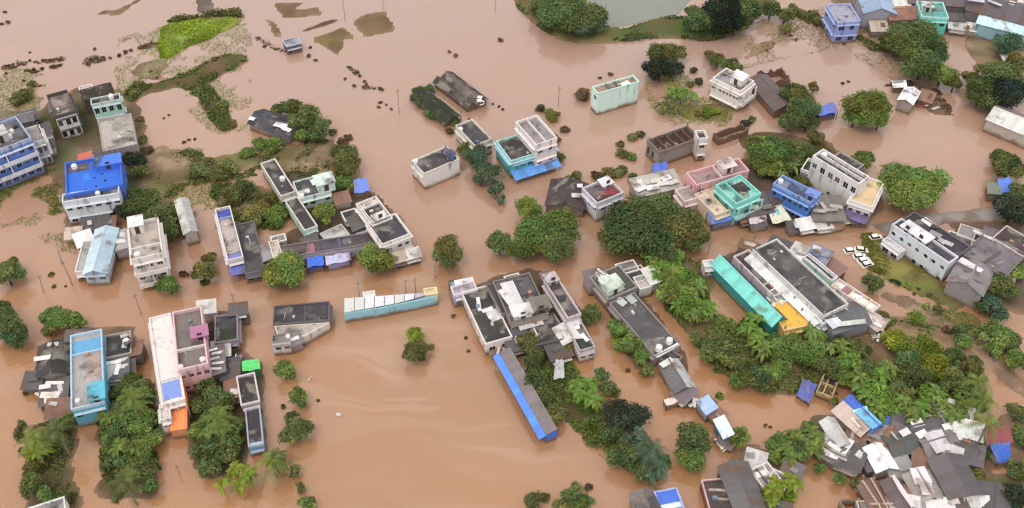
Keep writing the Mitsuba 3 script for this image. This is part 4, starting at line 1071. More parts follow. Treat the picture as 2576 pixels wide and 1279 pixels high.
# ---------------------------------------------------------------- lower left
house('house', 'the sky blue house', 'long house with sky blue walls, white edged roof and brown terrace', 'house', [(176, 1034), (259, 1008), (257, 824)], 5.4, (.14, .42, .55), (.42, .39, .39), .7, (.50, .66, .78), 'f3x1', patches=[(.07, .93, .74, .93, (.16, .42, .68), 'paint'), (.45, .9, .4, .7, (.45, .34, .30), 'concrete')], stair=[(.58, .02, 2.4, 3.4, 1.4, (.14, .48, .62))], tanks=[(.2, .1, .45, .8, W)], divs=[('y', .72, (.5, .66, .78))])
house('house', 'the dark house beside sky blue', 'square dark roofed house right beside the sky blue house', 'house', [(263, 902), (330, 888), (328, 832)], 3.2, (.42, .38, .36), (.085, .09, .10), .5, (.44, .40, .38), 'f2x1', sheets=[(.85, .6, 1.6, 1, .4, W), (.8, .9, 2.0, .8, .1, (.5, .46, .42)), (.75, .45, 1.4, .9, 1, LW)])
house('shed', 'the grey clutter shed', 'low dark shed with scattered white boards before the dark house', 'shed', [(268, 960), (322, 948), (326, 900)], 2.2, (.16, .15, .16), (.10, .10, .115), style='shed', rise=.6, mat='tin', sheets=[(.3, .8, 2.6, .7, .1, W), (.7, .85, 2.4, .7, .1, LW), (.5, .4, .8, 2.4, .1, W), (.8, .5, 1.6, .8, .5, (.6, .56, .52))])
house('house', 'the brown roofed house at left', 'brown black tile roofed house with broken white edges at left', 'house', [(94, 950), (172, 938), (174, 862)], 2.4, (.42, .36, .33), (.10, .088, .088), style='gable', rise=1.0, mat='concrete', sheets=[(.2, .5, 3.0, .9, .3, W), (.5, .9, 2, .8, .2, (.5, .45, .42))])
house('shed', 'the rubble strewn shed', 'rubble strewn low shed below the brown roofed house', 'shed', [(102, 1020), (170, 1012), (172, 956)], 1.8, (.2, .17, .16), (.115, .10, .095), style='shed', rise=.5, mat='tin', sheets=[(.15, .75, 2, .9, .4, W), (.5, .85, 3.2, .6, .1, W), (.3, .35, 2.6, 1.2, .3, (.72, .64, .56)), (.45, .15, 2.4, 1.2, -.3, (.74, .68, .6)), (.75, .5, .8, 2.4, .2, (.6, .55, .52)), (.62, .3, 1.5, .8, .9, W)])
house('house', 'the long white roofed house', 'long narrow house with a bright white roof and orange side wall', 'house', [(408, 1018), (466, 1004), (428, 788)], 5.6, (.80, .72, .68), (.84, .78, .76), .45, (.84, .77, .74), 'f2x1 l7x1', patches=[(.1, .88, .05, .24, (.26, .36, .78), 'paint')], paint=[('r', ORA)], divs=[('y', .26, W)], mat='paint', ledge=False)
house('house', 'the orange porch', 'steep orange sheet roof at the end of the long white roof', 'house', [(428, 1086), (468, 1076), (474, 1000)], 2.6, (.70, .30, .16), (.88, .27, .08), style='shed', ridge='x', rise=1.3, mat='cloth', over=.1)
house('house', 'the white front room', 'small white room with dark openings beside the orange roof', 'house', [(404, 1056), (430, 1052), (424, 1014)], 4.6, (.80, .72, .66), (.70, .60, .56), .4, W, 'f2x1 l2x1')
house('house', 'the pink terrace house', 'pink house with two brown roof terraces split by a wall', 'house', [(446, 932), (522, 914), (506, 770)], 7.0, (.76, .47, .47), (.21, .18, .165), .8, (.78, .56, .60), 'f4x2 r7x2', big=.85, divs=[('y', .33, (.80, .74, .72))], stair=[(.6, .45, 2.6, 2.2, 1.2, (.44, .2, .32))], tanks=[(.85, .1, .55, .9, PKL), (.1, .06, .5, .8, PKL)], shade=False)
house('house', 'the mossy dark roof', 'dark mossy roofed house beside the pink terrace house', 'house', [(537, 866), (595, 852), (600, 784)], 3.4, (.34, .3, .33), (.088, .088, .095), .5, (.30, .25, .30), 'f2x1 r3x1', patches=[(.1, .9, .05, .5, (.055, .065, .04), 'concrete')])
house('shed', 'the white post shed', 'open shed of white posts and boards next to the pink wall', 'shed', [(530, 945), (566, 938), (562, 874)], 3.0, (.12, .11, .12), (.17, .16, .16), style='shed', rise=.5, mat='tin', sheets=[(.2, .9, 2.0, .4, .1, W), (.6, .75, 2.2, .4, .2, W), (.3, .55, 2.0, .4, 0, LW), (.6, .35, 2.2, .4, .1, W), (.4, .15, 2.0, .4, .2, (.66, .66, .56))])
tarp('tarpaulin', 'the bright green sheet', 'bright green sheet stretched over a stall', 'tarpaulin', [(610, 935), (655, 929), (653, 903), (608, 908)], [3.0, 3.0, 3.1, 3.1], GRN, sag=.06, under=(.05, .2, .08))
house('house', 'the brown roof below green sheet', 'house with brown roof and pinkish white rim below the green sheet', 'house', [(606, 1020), (653, 1008), (640, 936)], 3.4, (.4, .36, .36), (.10, .088, .085), .5, (.72, .64, .64), 'f2x1')
house('house', 'the violet roof house', 'house with a dark violet roof and blue front wall by trees', 'house', [(624, 1126), (662, 1116), (654, 1022)], 3.0, (.12, .34, .52), (.10, .085, .105), .5, (.40, .42, .5), 'f1x1', patches=[(.1, .92, .02, .12, (.42, .62, .76), 'paint')])
house('house', 'the white roof corner', 'white rimmed roof corner at the bottom edge of the view', 'house', [(70, 1330), (180, 1310), (150, 1262)], 3.4, W, (.4, .38, .38), .35, W)

# ---------------------------------------------------------------- street, middle
house('house', 'the dark roadside hall', 'dark roofed roadside hall with a pale triangular yard in front', 'hall', [(688, 816), (830, 806), (827, 759)], 3.0, (.48, .44, .42), (.085, .08, .09), .3, (.16, .13, .14), 'r2x1', patches=[(.3, .31, .1, .9, (.16, .14, .15), 'concrete'), (.55, .56, .1, .9, (.15, .14, .14), 'concrete')])
poly_block('terrace', 'the pale triangular terrace', 'pale triangular walled terrace before the dark roadside hall', 'terrace', [(700, 846), (766, 846), (828, 812), (690, 820)], 2.6, (.66, .6, .54), (.52, .47, .42), .3, (.70, .64, .57))
house('house', 'the little white house', 'little white house with dark flat roof at the terrace corner', 'house', [(684, 862), (730, 858), (728, 838)], 3.8, (.78, .75, .76), (.14, .12, .105), .2, (.3, .26, .24), 'f2x1', tanks=[(.9, .5, .4, .7, W)])
house('shed', 'the broken side porch', 'broken porch with white rails beside the little white house', 'shed', [(734, 870), (760, 860), (750, 842)], 2.4, (.3, .25, .27), (.2, .17, .17), style='shed', rise=.4, mat='tin', sheets=[(.5, .5, 1.6, .7, .3, W)])
_k, _pts = poly_block('stall_row', 'the row of white bays', 'wedge shaped row of eight white roofed bays on pale blue wall', 'stall row', [(866, 790), (960, 775), (1048, 757), (1100, 745), (1092, 736), (1066, 738), (960, 746), (866, 752)], 2.6, (.30, .58, .68), (.3, .4, .46), .25, (.30, .60, .70))
for _i in range(8):
    _a, _b = 867 + 25.2 * _i, 867 + 25.2 * _i + 23.4
    _y = lambda x: (790 - (x - 866) * .178 - 3 - max(0, x - 1000) * .10, 752 - (x - 866) * .07 - 1)
    _q = [(_a, _y(_a)[0]), (_b, _y(_b)[0]), (_b, _y(_b)[1]), (_a, _y(_a)[1])]
    _col = [(.70, .68, .65), (.68, .67, .66), (.78, .76, .77), (.76, .75, .79), (.76, .75, .80), (.66, .67, .63), (.76, .78, .82), (.5, .46, .54)][_i]
    MB().hexa([at(x, y, 2.5) for x, y in _q], [at(x, y, 2.8) for x, y in _q], _col).put(part(_k, 'roof_panel'), 'paint')
house('hut', 'the yellow hut', 'small pale yellow box hut at the end of white bays', 'hut', [(1068, 742), (1101, 738), (1098, 722)], 3.0, (.72, .60, .36), (.82, .68, .36), .2, (.82, .7, .42), 'f1x1')
house('hut', 'the white kiosk', 'tiny white kiosk behind the row of white bays', 'hut', [(914, 748), (944, 744), (942, 731)], 2.8, (.8, .74, .7), (.84, .74, .68), .25, W)
house('house', 'the white edged corner building', 'dark roofed building with a ragged pinkish white side wall', 'house', [(1220, 870), (1284, 844), (1226, 714)], 3.4, (.78, .70, .66), (.095, .092, .09), .5, (.80, .72, .67), 'l6x1 f2x1', sheets=[(.42, .72, .7, 3.4, .15, W), (.62, .58, 2.2, .8, .2, W), (.75, .45, 2.2, 2.6, .1, (.62, .59, .62)), (.6, .44, .8, .8, .3, W)], shade=False)
house('house', 'the white bracket house', 'small house with blue and white railed front by the street', 'house', [(1142, 744), (1200, 728), (1192, 706)], 3.6, (.36, .42, .58), (.52, .46, .52), .6, (.72, .66, .72), 'f3x1')
house('house', 'the wide dark twin roof', 'wide building with dark brown roofs and white central skylight strips', 'house', [(1284, 812), (1380, 788), (1332, 686)], 4.2, (.35, .32, .31), (.10, .088, .092), .3, (.26, .22, .2), 'f4x1', sheets=[(.34, .62, 2.6, 6.4, .0, (.62, .60, .61)), (.17, .5, 1.0, 6.0, .05, (.70, .69, .67)), (.84, .36, 3.2, .8, .2, (.72, .69, .66))], patches=[(.04, .2, .55, .95, (.14, .11, .125), 'concrete'), (.55, .95, .55, .95, (.12, .11, .12), 'concrete')], stair=[(.12, .02, 3.4, 2.4, 1.2, (.72, .72, .70)), (.6, .06, 3.6, 3.0, 1.0, (.2, .18, .16))])
house('house', 'the dark back roof', 'sunken dark violet roof between the twin roof and long house', 'house', [(1340, 872), (1420, 852), (1392, 786)], 2.8, (.16, .14, .15), (.085, .077, .085), .3, (.14, .12, .13))
house('house', 'the wing with dark roof', 'dark roofed wing joining the corner building to the twin roof', 'house', [(1262, 792), (1290, 782), (1250, 708)], 3.9, (.3, .27, .27), (.105, .093, .10), .3, (.22, .19, .2))
house('house', 'the long violet roof', 'long narrow house with violet grey roof and pale pink rims', 'house', [(1428, 802), (1460, 788), (1400, 692)], 4.4, (.5, .47, .48), (.155, .13, .145), .6, (.60, .52, .53), 'l6x1', stair=[(.15, .86, 2.0, 2.0, 1.0, (.66, .58, .62))])
house('house', 'the house with white bent sheets', 'dark roofed house with bent white sheets and pink white front', 'house', [(1458, 886), (1494, 870), (1458, 796)], 3.6, (.80, .72, .70), (.075, .078, .078), .5, (.46, .43, .43), 'f2x1', sheets=[(.3, .45, 2.2, .7, .4, W), (.72, .38, .8, 2.0, .3, W), (.6, .75, 1, .8, .2, W), (.5, .93, 3.4, 1.2, 0, (.7, .66, .66))])
house('shed', 'the long blue walled shed', 'long low shed with bright blue eave and wall under a grey roof', 'shed', [(1260, 890), (1375, 1098), (1398, 1082)], 2.5, (.07, .20, .66), (.19, .165, .17), style='shed', rise=.5, mat='tin', over=.05, awn=[('f', (.08, .25, .84), 1.35, 2.45)])
tarp('tarpaulin', None, 'pale grey plastic sheet draped among trees near the blue wall', 'tarpaulin', [(1392, 955), (1420, 950), (1418, 906), (1398, 905)], [1.4, 1.6, 2.6, 2.4], (.5, .52, .52))
house('house', 'the mossy corner house', 'mossy grey flat roofed house with a pale green room on top', 'house', [(1530, 752), (1606, 722), (1556, 668)], 3.6, (.34, .30, .31), (.135, .135, .115), .4, (.36, .34, .31), 'l3x1', stair=[(.06, .1, 3.4, 3.0, 1.8, (.62, .72, .62))], tanks=[(.32, .72, .7, 1.0, (.8, .74, .64))], sheets=[(.5, .4, 2.4, .8, .5, (.5, .54, .48)), (.2, .7, 2.6, .5, 1.9, W), (.55, .2, 1.6, 1, .3, (.4, .45, .42))], patches=[(.45, .8, .35, .85, (.10, .075, .05), 'soil')])
house('hut', 'the white roofed side huts', 'small white roofed hut leaning on the mossy corner house', 'hut', [(1638, 716), (1660, 708), (1638, 672)], 3.2, (.5, .48, .46), (.68, .68, .64), style='shed', mat='tin')
house('hut', 'the low white hut', 'low white hut between the mossy house and banana grove', 'hut', [(1610, 728), (1640, 720), (1622, 690)], 3.0, (.66, .64, .62), (.52, .48, .46), .3, W)
house('house', 'the long grey roof with white tank', 'long grey roofed house carrying one big white oval tank', 'house', [(1536, 764), (1648, 900), (1708, 866)], 3.2, (.40, .34, .34), (.135, .128, .135), .35, (.30, .26, .27), 'f8x1', tanks=[(.93, .28, .62, 1.4, W), (.9, .75, .62, 1.4, W)], sheets=[(.05, .4, 2, 1.4, .2, (.46, .5, .5)), (.08, .75, 2, 1.4, .4, (.42, .46, .46)), (.99, .5, .7, 5.2, .05, (.78, .80, .76))])
house('shed', 'the grey gable at its end', 'grey gable shed at the end of the long grey roof', 'shed', [(1668, 922), (1700, 990), (1738, 968)], 2.4, (.4, .38, .37), (.13, .13, .135), style='gable', mat='tin', roof2=(.42, .42, .44), sheets=[(.05, .3, 1.2, 2.6, .2, (.7, .73, .7))])
tarp('sheet_roof', None, 'pinkish white sheet roof standing in the water on posts', 'sheet roof', [(1676, 1022), (1708, 1012), (1700, 998), (1670, 1006)], [1.6, 1.6, 1.7, 1.7], (.80, .66, .60), bsdf='tin', sag=.03, under=(.3, .25, .22))
house('hut', 'the light blue hut', 'hut with a light blue sheet roof, upper one of a pair', 'hut', [(1756, 1012), (1778, 1040), (1800, 1030)], 2.8, (.3, .36, .44), (.36, .50, .76), style='shed', rise=.5, mat='tin')
house('hut', 'the icy blue hut', 'hut with an icy white blue sheet roof, lower one of a pair', 'hut', [(1802, 1060), (1822, 1102), (1838, 1094)], 2.8, (.12, .28, .42), (.68, .82, .88), style='shed', rise=.5, mat='tin')

# ---------------------------------------------------------------- right: compound of long sheds
house('shed', 'the long teal shed', 'long shed with a bright teal sheet roof', 'shed', [(1796, 666), (1944, 820), (1974, 800)], 3.6, (.06, .36, .36), (.20, .68, .60), style='gable', rise=1.5, mat='tin', roof2=(.035, .05, .09))
house('hut', 'the white booth', 'small white booth with a dark window at the head of teal shed', 'hut', [(1772, 672), (1798, 668), (1794, 652)], 3.4, (.82, .78, .8), (.66, .66, .72), .35, W, 'f2x1')
house('shed', 'the black roofed shed', 'shed with black roof and a pinkish white long wall', 'shed', [(1848, 646), (1948, 748), (1984, 726)], 4.2, (.70, .60, .62), (.085, .075, .08), .5, (.72, .62, .64), '', divs=[('x', .72, LW)])
house('shed', 'the stepped white end', 'stepped pale block with square openings between teal and yellow roofs', 'shed', [(1930, 736), (1966, 764), (1992, 748)], 3.8, (.6, .68, .66), (.5, .56, .55), .6, (.74, .78, .74), 'f2x1', big=1.2)
house('hall', 'the great grey hall', 'great hall with long white side wall and wide dark roof', 'hall', [(1900, 630), (2074, 800), (2128, 762)], 5.6, (.72, .72, .70), (.125, .12, .125), .5, (.66, .66, .64), 'f10x1', shade=False, awn=[('f', (.70, .72, .71), 1.9, 4.4)], stubs=2)
house('house', 'the yellow roofed house', 'house with an orange yellow roof beside the great hall', 'house', [(1972, 834), (2036, 816), (2000, 750)], 3.6, (.76, .50, .2), (.83, .50, .10), .25, (.84, .60, .30), 'f3x1', mat='paint', tanks=[(.1, .9, .5, .8, CREAM), (.45, .95, .5, .8, CREAM)], stubs=6)
house('house', 'the white railed porch', 'white railed porch at the end of the great hall', 'house', [(2068, 818), (2130, 782), (2118, 760)], 4.6, (.62, .66, .68), (.6, .62, .64), .9, (.74, .78, .80), 'f3x1 l2x1', divs=[('x', .33, LW), ('x', .66, LW)])
house('shed', 'the slate grey gables', 'slate grey gable roof below the white railed porch', 'shed', [(2096, 842), (2182, 808), (2150, 756)], 3.8, (.3, .3, .32), (.12, .125, .14), style='gable', mat='tin', roof2=(.10, .10, .115), sheets=[(.1, .3, 2.6, 2.4, .3, (.62, .66, .70)), (.5, .05, 5, 1, .1, (.5, .55, .5))])
house('house', 'the mint strip house', 'narrow house with a mint green wall and white sheet roof', 'house', [(2022, 648), (2092, 708), (2106, 696)], 4.4, (.42, .66, .55), (.62, .60, .62), .4, (.70, .66, .68), '', divs=[('y', .5, (.06, .1, .09))])
house('shed', 'the blue grey clutter roof', 'cluttered blue grey sheet roof at the head of the mint house', 'shed', [(2030, 646), (2074, 668), (2092, 640)], 3.4, (.4, .36, .4), (.22, .24, .32), style='shed', mat='tin', sheets=[(.3, .4, 2, 1.2, .4, (.1, .13, .24)), (.7, .6, 2, 1.2, .2, (.3, .32, .4)), (.2, .8, 1.6, 1, 0, (.72, .66, .7))])
house('shed', 'the maroon plank shed', 'brownish red plank shed by the parked white cars', 'shed', [(2072, 664), (2110, 694), (2126, 680)], 2.6, (.25, .13, .11), (.25, .14, .13), style='shed', rise=.4, mat='tin')
house('house', 'the pale stepped huts', 'row of pale pinkish stepped huts above the slate gables', 'house', [(2094, 718), (2196, 788), (2212, 768)], 3.4, (.72, .62, .57), (.66, .58, .53), .5, (.76, .68, .62), 'f7x1', divs=[('x', .2, W), ('x', .4, CREAM), ('x', .6, W), ('x', .8, CREAM)], sheets=[(.1, .5, 2, 1.2, .3, W), (.3, .5, 1.8, 1.4, .2, (.3, .14, .16)), (.5, .5, 2, 1.2, .6, W), (.7, .5, 2, 1.4, .1, (.74, .7, .62)), (.88, .5, 1.6, 1.4, .3, W)])
house('shed', 'the slipping pink sheets', 'low shed of slipping pinkish sheets running down to trees', 'shed', [(2150, 792), (2208, 834), (2224, 812)], 2.4, (.45, .36, .33), (.48, .39, .36), style='shed', rise=.4, mat='tin', sheets=[(.3, .4, 3, .7, .2, W), (.6, .6, 3, .7, .1, (.66, .55, .52)), (.8, .3, 2.4, .7, .3, W)])
house('school', 'the wall with round windows', 'pale bluish white long building with round dark holes in its wall', 'school', [(2248, 565), (2389, 664), (2408, 645)], 5.7, (.76, .80, .86), (.11, .105, .125), .6, (.74, .76, .82), 'f7x2', shade=False, rnd=True, stair=[(.12, .2, 2.6, 2.4, .9, (.8, .8, .86)), (.36, .2, 2.6, 2.4, .9, (.8, .8, .86))])
house('shed', 'the white side booth', 'white booth with a dark teal opening before the round windows', 'shed', [(2222, 604), (2266, 638), (2276, 628)], 3.0, (.70, .70, .74), (.60, .60, .66), .3, W, 'f2x1', big=1.3)
house('house', 'the black roof behind the school', 'black roof with white chimney block behind the round window wall', 'house', [(2272, 556), (2412, 648), (2438, 620)], 5.2, (.2, .19, .2), (.085, .08, .09), .4, (.16, .15, .17), sheets=[(.3, .9, 3.4, 1.4, .2, W), (.5, .5, 2.4, 1.2, .5, (.3, .3, .3)), (.7, .4, 3, 1, .3, (.42, .42, .44))], tanks=[(.4, .75, .6, 1, (.04, .04, .05))])
house('shed', 'the rough grey thatch', 'rough grey ribbed roof at the end of the round window wall', 'shed', [(2384, 706), (2470, 742), (2500, 690)], 4.2, (.35, .32, .32), (.25, .235, .24), style='gable', rise=1.6, mat='tin', roof2=(.22, .205, .21), sheets=[(.35, .7, 4.6, 1.5, .35, (.78, .70, .72)), (.45, .5, 3, 1.2, .4, (.13, .1, .115)), (.7, .3, 2.6, 1, .5, (.2, .17, .18))])
house('house', 'the violet grey roofs at right', 'large violet grey roof crossed by a white ridge near right edge', 'house', [(2424, 640), (2530, 700), (2580, 640)], 4.6, (.3, .27, .28), (.19, .17, .19), .4, (.22, .19, .2), sheets=[(.3, .95, 9, .6, .0, (.66, .58, .58)), (.5, .4, .6, 5, .2, (.1, .09, .1))])
house('house', 'the brown roof at right edge', 'dark brown roof with a pale edge at the right edge of view', 'house', [(2500, 600), (2610, 668), (2640, 630)], 4.6, (.25, .2, .19), (.125, .095, .095), .4, (.55, .48, .46))

# ---------------------------------------------------------------- top right settlement
house('house', 'the periwinkle house', 'periwinkle blue house with stacked dark windows at the top right', 'house', [(2104, 58), (2160, 50), (2140, 6)], 6.4, (.30, .38, .72), (.36, .36, .44), .5, (.42, .48, .76), 'f2x2 l3x2', big=1.2)
house('shed', 'the blue striped roof', 'long roof of blue grey striped sheets beside the periwinkle house', 'shed', [(2166, 42), (2226, 22), (2240, -30)], 4.8, (.4, .4, .46), (.26, .36, .50), style='gable', rise=1.6, mat='tin')
house('house', 'the turquoise house at top', 'turquoise house with white roof edge at the top right', 'house', [(2320, 42), (2388, 46), (2372, 6)], 5.6, (.16, .70, .60), (.15, .38, .36), .6, (.5, .8, .74), 'f3x1', stair=[(.1, .4, 2.4, 2.2, 1.6, (.74, .8, .76))])
house('house', 'the brown roof at the top', 'brown red sheet roof between the periwinkle and turquoise houses', 'house', [(2238, 52), (2310, 44), (2296, 12)], 3.8, (.35, .2, .16), (.27, .13, .10), style='gable', mat='tin')
house('hall', 'the pale blue roof at the top', 'large hall with a pale icy blue roof at the top right', 'hall', [(2462, 58), (2600, 96), (2610, 46)], 4.4, (.34, .56, .66), (.54, .74, .82), style='gable', rise=1.0, mat='tin', roof2=(.26, .34, .42))
house('shed', 'the black roof at the top', 'black sheet roofs stacked above the pale blue hall', 'shed', [(2430, 24), (2580, 62), (2600, 14)], 5.4, (.2, .17, .19), (.10, .088, .10), style='gable', mat='tin', sheets=[(.1, .2, 4, 1, .1, (.5, .5, .56)), (.4, .3, 3.6, .8, .3, (.44, .46, .5)), (.66, .5, 1.4, 1.4, 0, W), (.8, .7, 2, 1.4, .4, (.62, .52, .54))])
house('shed', 'the white roof at the top', 'whitish sheet roof at the very top beside blue stripes', 'shed', [(2240, 18), (2286, 16), (2284, -6)], 4.0, (.5, .5, .48), (.68, .68, .64), style='shed', mat='tin')
house('shed', 'the dark roofs behind turquoise', 'dark brown roofs above the turquoise house at the top', 'shed', [(2280, 8), (2460, 16), (2460, -30)], 4.6, (.2, .17, .17), (.12, .10, .11), style='gable', mat='tin')
house('hut', 'the white hut in the orchard', 'white roofed hut with dark stripes among orchard trees', 'hut', [(2262, 250), (2296, 262), (2312, 232)], 3.2, (.4, .36, .34), (.80, .80, .84), style='gable', mat='tin', sheets=[(.5, .55, 3.4, .4, 0, (.3, .3, .36))])
house('shed', 'the white roof at the right edge', 'white roofed shed cut off by the right edge of view', 'shed', [(2490, 300), (2600, 350), (2620, 310)], 3.6, (.5, .46, .42), (.66, .67, .64), style='gable', mat='tin', roof2=(.16, .14, .14))
tarp('tarpaulin', 'the blue tarpaulin in the orchard', 'periwinkle blue tarpaulin beside the olive orchard tree', 'tarpaulin', [(2060, 292), (2108, 282), (2098, 258), (2050, 270)], [2.0, 2.2, 3.0, 2.8], (.14, .22, .74), under=(.1, .1, .25))
tarp('tarpaulin', 'the blue tarpaulin at the right', 'bright blue tarpaulin over a hut near the right edge trees', 'tarpaulin', [(2514, 488), (2548, 482), (2542, 446), (2508, 452)], [2.2, 2.2, 3.4, 3.2], (.10, .24, .78), under=(.2, .22, .2))
house('hut', 'the dark hut by blue tarpaulin', 'dark hut half hidden next to the right edge blue tarpaulin', 'hut', [(2488, 486), (2514, 490), (2512, 464)], 2.4, (.2, .16, .14), (.18, .2, .16), style='shed', mat='tin')

# ---------------------------------------------------------------- bottom right village
house('house', 'the two blue roof', 'long roof half deep blue and half light blue in the village', 'house', [(2122, 1012), (2192, 1084), (2220, 1070)], 2.81, (.2, .3, .5), (.05, .15, .62), style='gable', rise=1.0, mat='tin', roof2=(.06, .18, .6), sheets=[(.72, .3, 4.2, 2.2, .0, (.16, .48, .74)), (.44, .3, .6, 2.6, 0, (.6, .8, .9))])
house('house', 'the beige sheet roof', 'house with a beige patched sheet roof below the two blue roof', 'house', [(2098, 1036), (2164, 1096), (2184, 1078)], 2.65, (.4, .33, .3), (.54, .44, .38), style='shed', rise=.6, mat='tin', sheets=[(.8, .5, 2.2, .5, .8, (.3, .22, .2)), (.68, .4, 2.2, .3, .8, (.72, .64, .58))])
house('house', 'the light grey roof', 'house with a smooth light grey sheet roof at the village edge', 'house', [(2074, 1066), (2106, 1130), (2130, 1112)], 2.65, (.42, .4, .38), (.56, .57, .56), style='gable', rise=.7, mat='tin', roof2=(.42, .4, .38))
house('shed', 'the striped dark shed', 'dark shed with broken pale planks below the light grey roof', 'shed', [(2066, 1146), (2112, 1176), (2132, 1142)], 2.18, (.2, .18, .17), (.15, .14, .14), style='shed', rise=.5, mat='tin', sheets=[(.2, .3, 2.4, .6, .3, (.6, .6, .54)), (.45, .2, 2, .5, .8, W), (.6, .6, 2.6, .4, .3, (.34, .32, .3)), (.8, .4, 2.4, .4, .3, (.38, .36, .32)), (.3, .8, 2.4, .8, .2, (.66, .64, .6))])
house('house', 'the bright white roof', 'house with the brightest white sheet roof in the village', 'house', [(2178, 1130), (2206, 1188), (2254, 1176)], 2.81, (.42, .38, .38), (.80, .78, .80), style='gable', rise=.9, mat='tin', roof2=(.88, .86, .90))
house('shed', 'the dark violet shed', 'dark violet roofed shed leaning on the bright white roof', 'shed', [(2150, 1124), (2184, 1186), (2206, 1180)], 2.18, (.18, .15, .16), (.10, .09, .11), style='shed', rise=.4, mat='tin')
house('shed', 'the green black roof', 'wide greenish black roof right of the bright white roof', 'shed', [(2250, 1148), (2320, 1130), (2290, 1082)], 2.81, (.2, .19, .18), (.075, .085, .078), style='gable', rise=.8, mat='tin', sheets=[(.3, .8, 1.8, .4, 1.2, (.5, .54, .5)), (.7, .85, 1.8, 1.2, .3, (.7, .68, .7))])
house('house', 'the striped grey roofs', 'grey roof of alternating light and dark sheets in the village', 'house', [(2336, 1152), (2410, 1124), (2378, 1072)], 2.96, (.3, .27, .26), (.20, .18, .19), style='gable', rise=.9, mat='tin', sheets=[(.3, .4, 1.6, 4, .1, (.55, .52, .55)), (.55, .4, 1.8, 4, .1, (.64, .61, .64)), (.15, .9, 2, 1.2, .2, W)])
house('hut', 'the square white roof', 'hut with a square clean white sheet roof below the palms', 'hut', [(2396, 1108), (2442, 1096), (2420, 1064)], 2.96, (.42, .42, .4), (.84, .87, .85), style='shed', rise=.4, mat='tin')
house('shed', 'the dark slate roofs', 'dark slate roof behind the striped grey roofs', 'shed', [(2300, 1092), (2372, 1072), (2352, 1044)], 2.81, (.2, .18, .18), (.105, .105, .115), style='gable', mat='tin', sheets=[(.25, .7, 2.2, 1.6, .2, (.72, .7, .72))])
house('hut', 'the pale green sheet hut', 'hut with pale greenish sheets behind the square white roof', 'hut', [(2380, 1068), (2416, 1054), (2394, 1032)], 2.5, (.4, .42, .4), (.52, .60, .55), style='shed', mat='tin')
house('house', 'the maroon roof house', 'house with a maroon roof beside the village palms', 'house', [(2486, 1118), (2542, 1108), (2530, 1084)], 2.81, (.4, .38, .35), (.28, .06, .08), style='shed', rise=.8, mat='tin')
tarp('tarpaulin', 'the royal blue sheet', 'royal blue plastic sheet hanging down from the maroon roof', 'tarpaulin', [(2510, 1166), (2544, 1160), (2540, 1112), (2490, 1118)], [1.4, 1.4, 3.4, 3.4], (.03, .13, .62), under=(.4, .4, .38))
house('house', 'the great violet grey roof', 'great plain violet grey roof along the lower village lane', 'house', [(2388, 1256), (2470, 1240), (2420, 1146)], 3.43, (.25, .22, .22), (.115, .10, .108), style='gable', rise=1.2, mat='tin', roof2=(.085, .078, .085))
house('house', 'the roof with loose white sheets', 'grey roof carrying several loose white sheets at the bottom', 'house', [(2312, 1262), (2376, 1250), (2336, 1186)], 2.96, (.3, .27, .26), (.31, .28, .26), style='gable', rise=.9, mat='tin', sheets=[(.35, .8, 1.6, 3, .2, (.76, .70, .72)), (.62, .8, 1.6, 3, .1, (.80, .76, .78)), (.45, .35, 2, 2.6, .1, (.68, .62, .64))])
house('shed', 'the shed with white blocks', 'dark shed with a row of white blocks at the bottom edge', 'shed', [(2362, 1300), (2440, 1290), (2420, 1246)], 2.65, (.2, .17, .17), (.115, .10, .105), style='shed', rise=.4, mat='tin', sheets=[(.2, .7, 1, 1.4, 0, W), (.4, .7, 1, 1.4, .1, W), (.62, .75, 1.8, 1.6, .1, W), (.3, .3, 3, 1.6, .1, (.66, .6, .62))])
house('shed', 'the brown white striped roof', 'narrow brown roof with one white strip at the bottom', 'shed', [(2262, 1300), (2306, 1290), (2262, 1206)], 2.65, (.2, .16, .15), (.12, .09, .09), style='gable', rise=.8, mat='tin', roof2=(.115, .095, .095), sheets=[(.72, .6, .9, 6, .1, (.74, .67, .68))])
house('shed', 'the brown timber shed', 'brown timber shed with bare rafters at the bottom', 'shed', [(2206, 1304), (2250, 1294), (2204, 1214)], 2.34, (.22, .14, .10), (.17, .10, .075), style='gable', rise=.8, mat='tin', sheets=[(.3, .5, .3, 7, 0, (.5, .38, .3)), (.7, .5, .3, 7, 0, (.42, .3, .25)), (.5, .3, 3.6, .25, 0, (.45, .35, .28))])
ruin('ruined_house', 'the broken tan walls', 'broken tan walls with a pale block at the bottom edge', 'ruin', [(2124, 1290), (2172, 1284), (2164, 1250)], 2.2, (.30, .23, .16), .5)
house('hut', 'the pale box at the bottom', 'pale grey box hut with dark hole at the bottom edge', 'hut', [(2162, 1288), (2206, 1282), (2200, 1256)], 2.03, (.5, .46, .42), (.46, .43, .40), .5, (.56, .52, .48), 'f1x1')
house('house', 'the long dark roof at the bottom', 'long dark grey roof at the bottom edge beside white huts', 'house', [(1866, 1330), (1936, 1312), (1880, 1162)], 3.28, (.2, .18, .18), (.115, .108, .112), style='gable', rise=1.0, mat='tin', roof2=(.10, .093, .095))
house('shed', 'the red white striped edge', 'dark open shed with a red and white edge at the bottom', 'shed', [(1794, 1330), (1862, 1312), (1836, 1196)], 2.34, (.3, .12, .11), (.135, .10, .095), .3, (.62, .44, .42), sheets=[(.5, .75, 3, .4, .2, (.4, .34, .32)), (.55, .55, 3, .4, .1, (.35, .3, .28))])
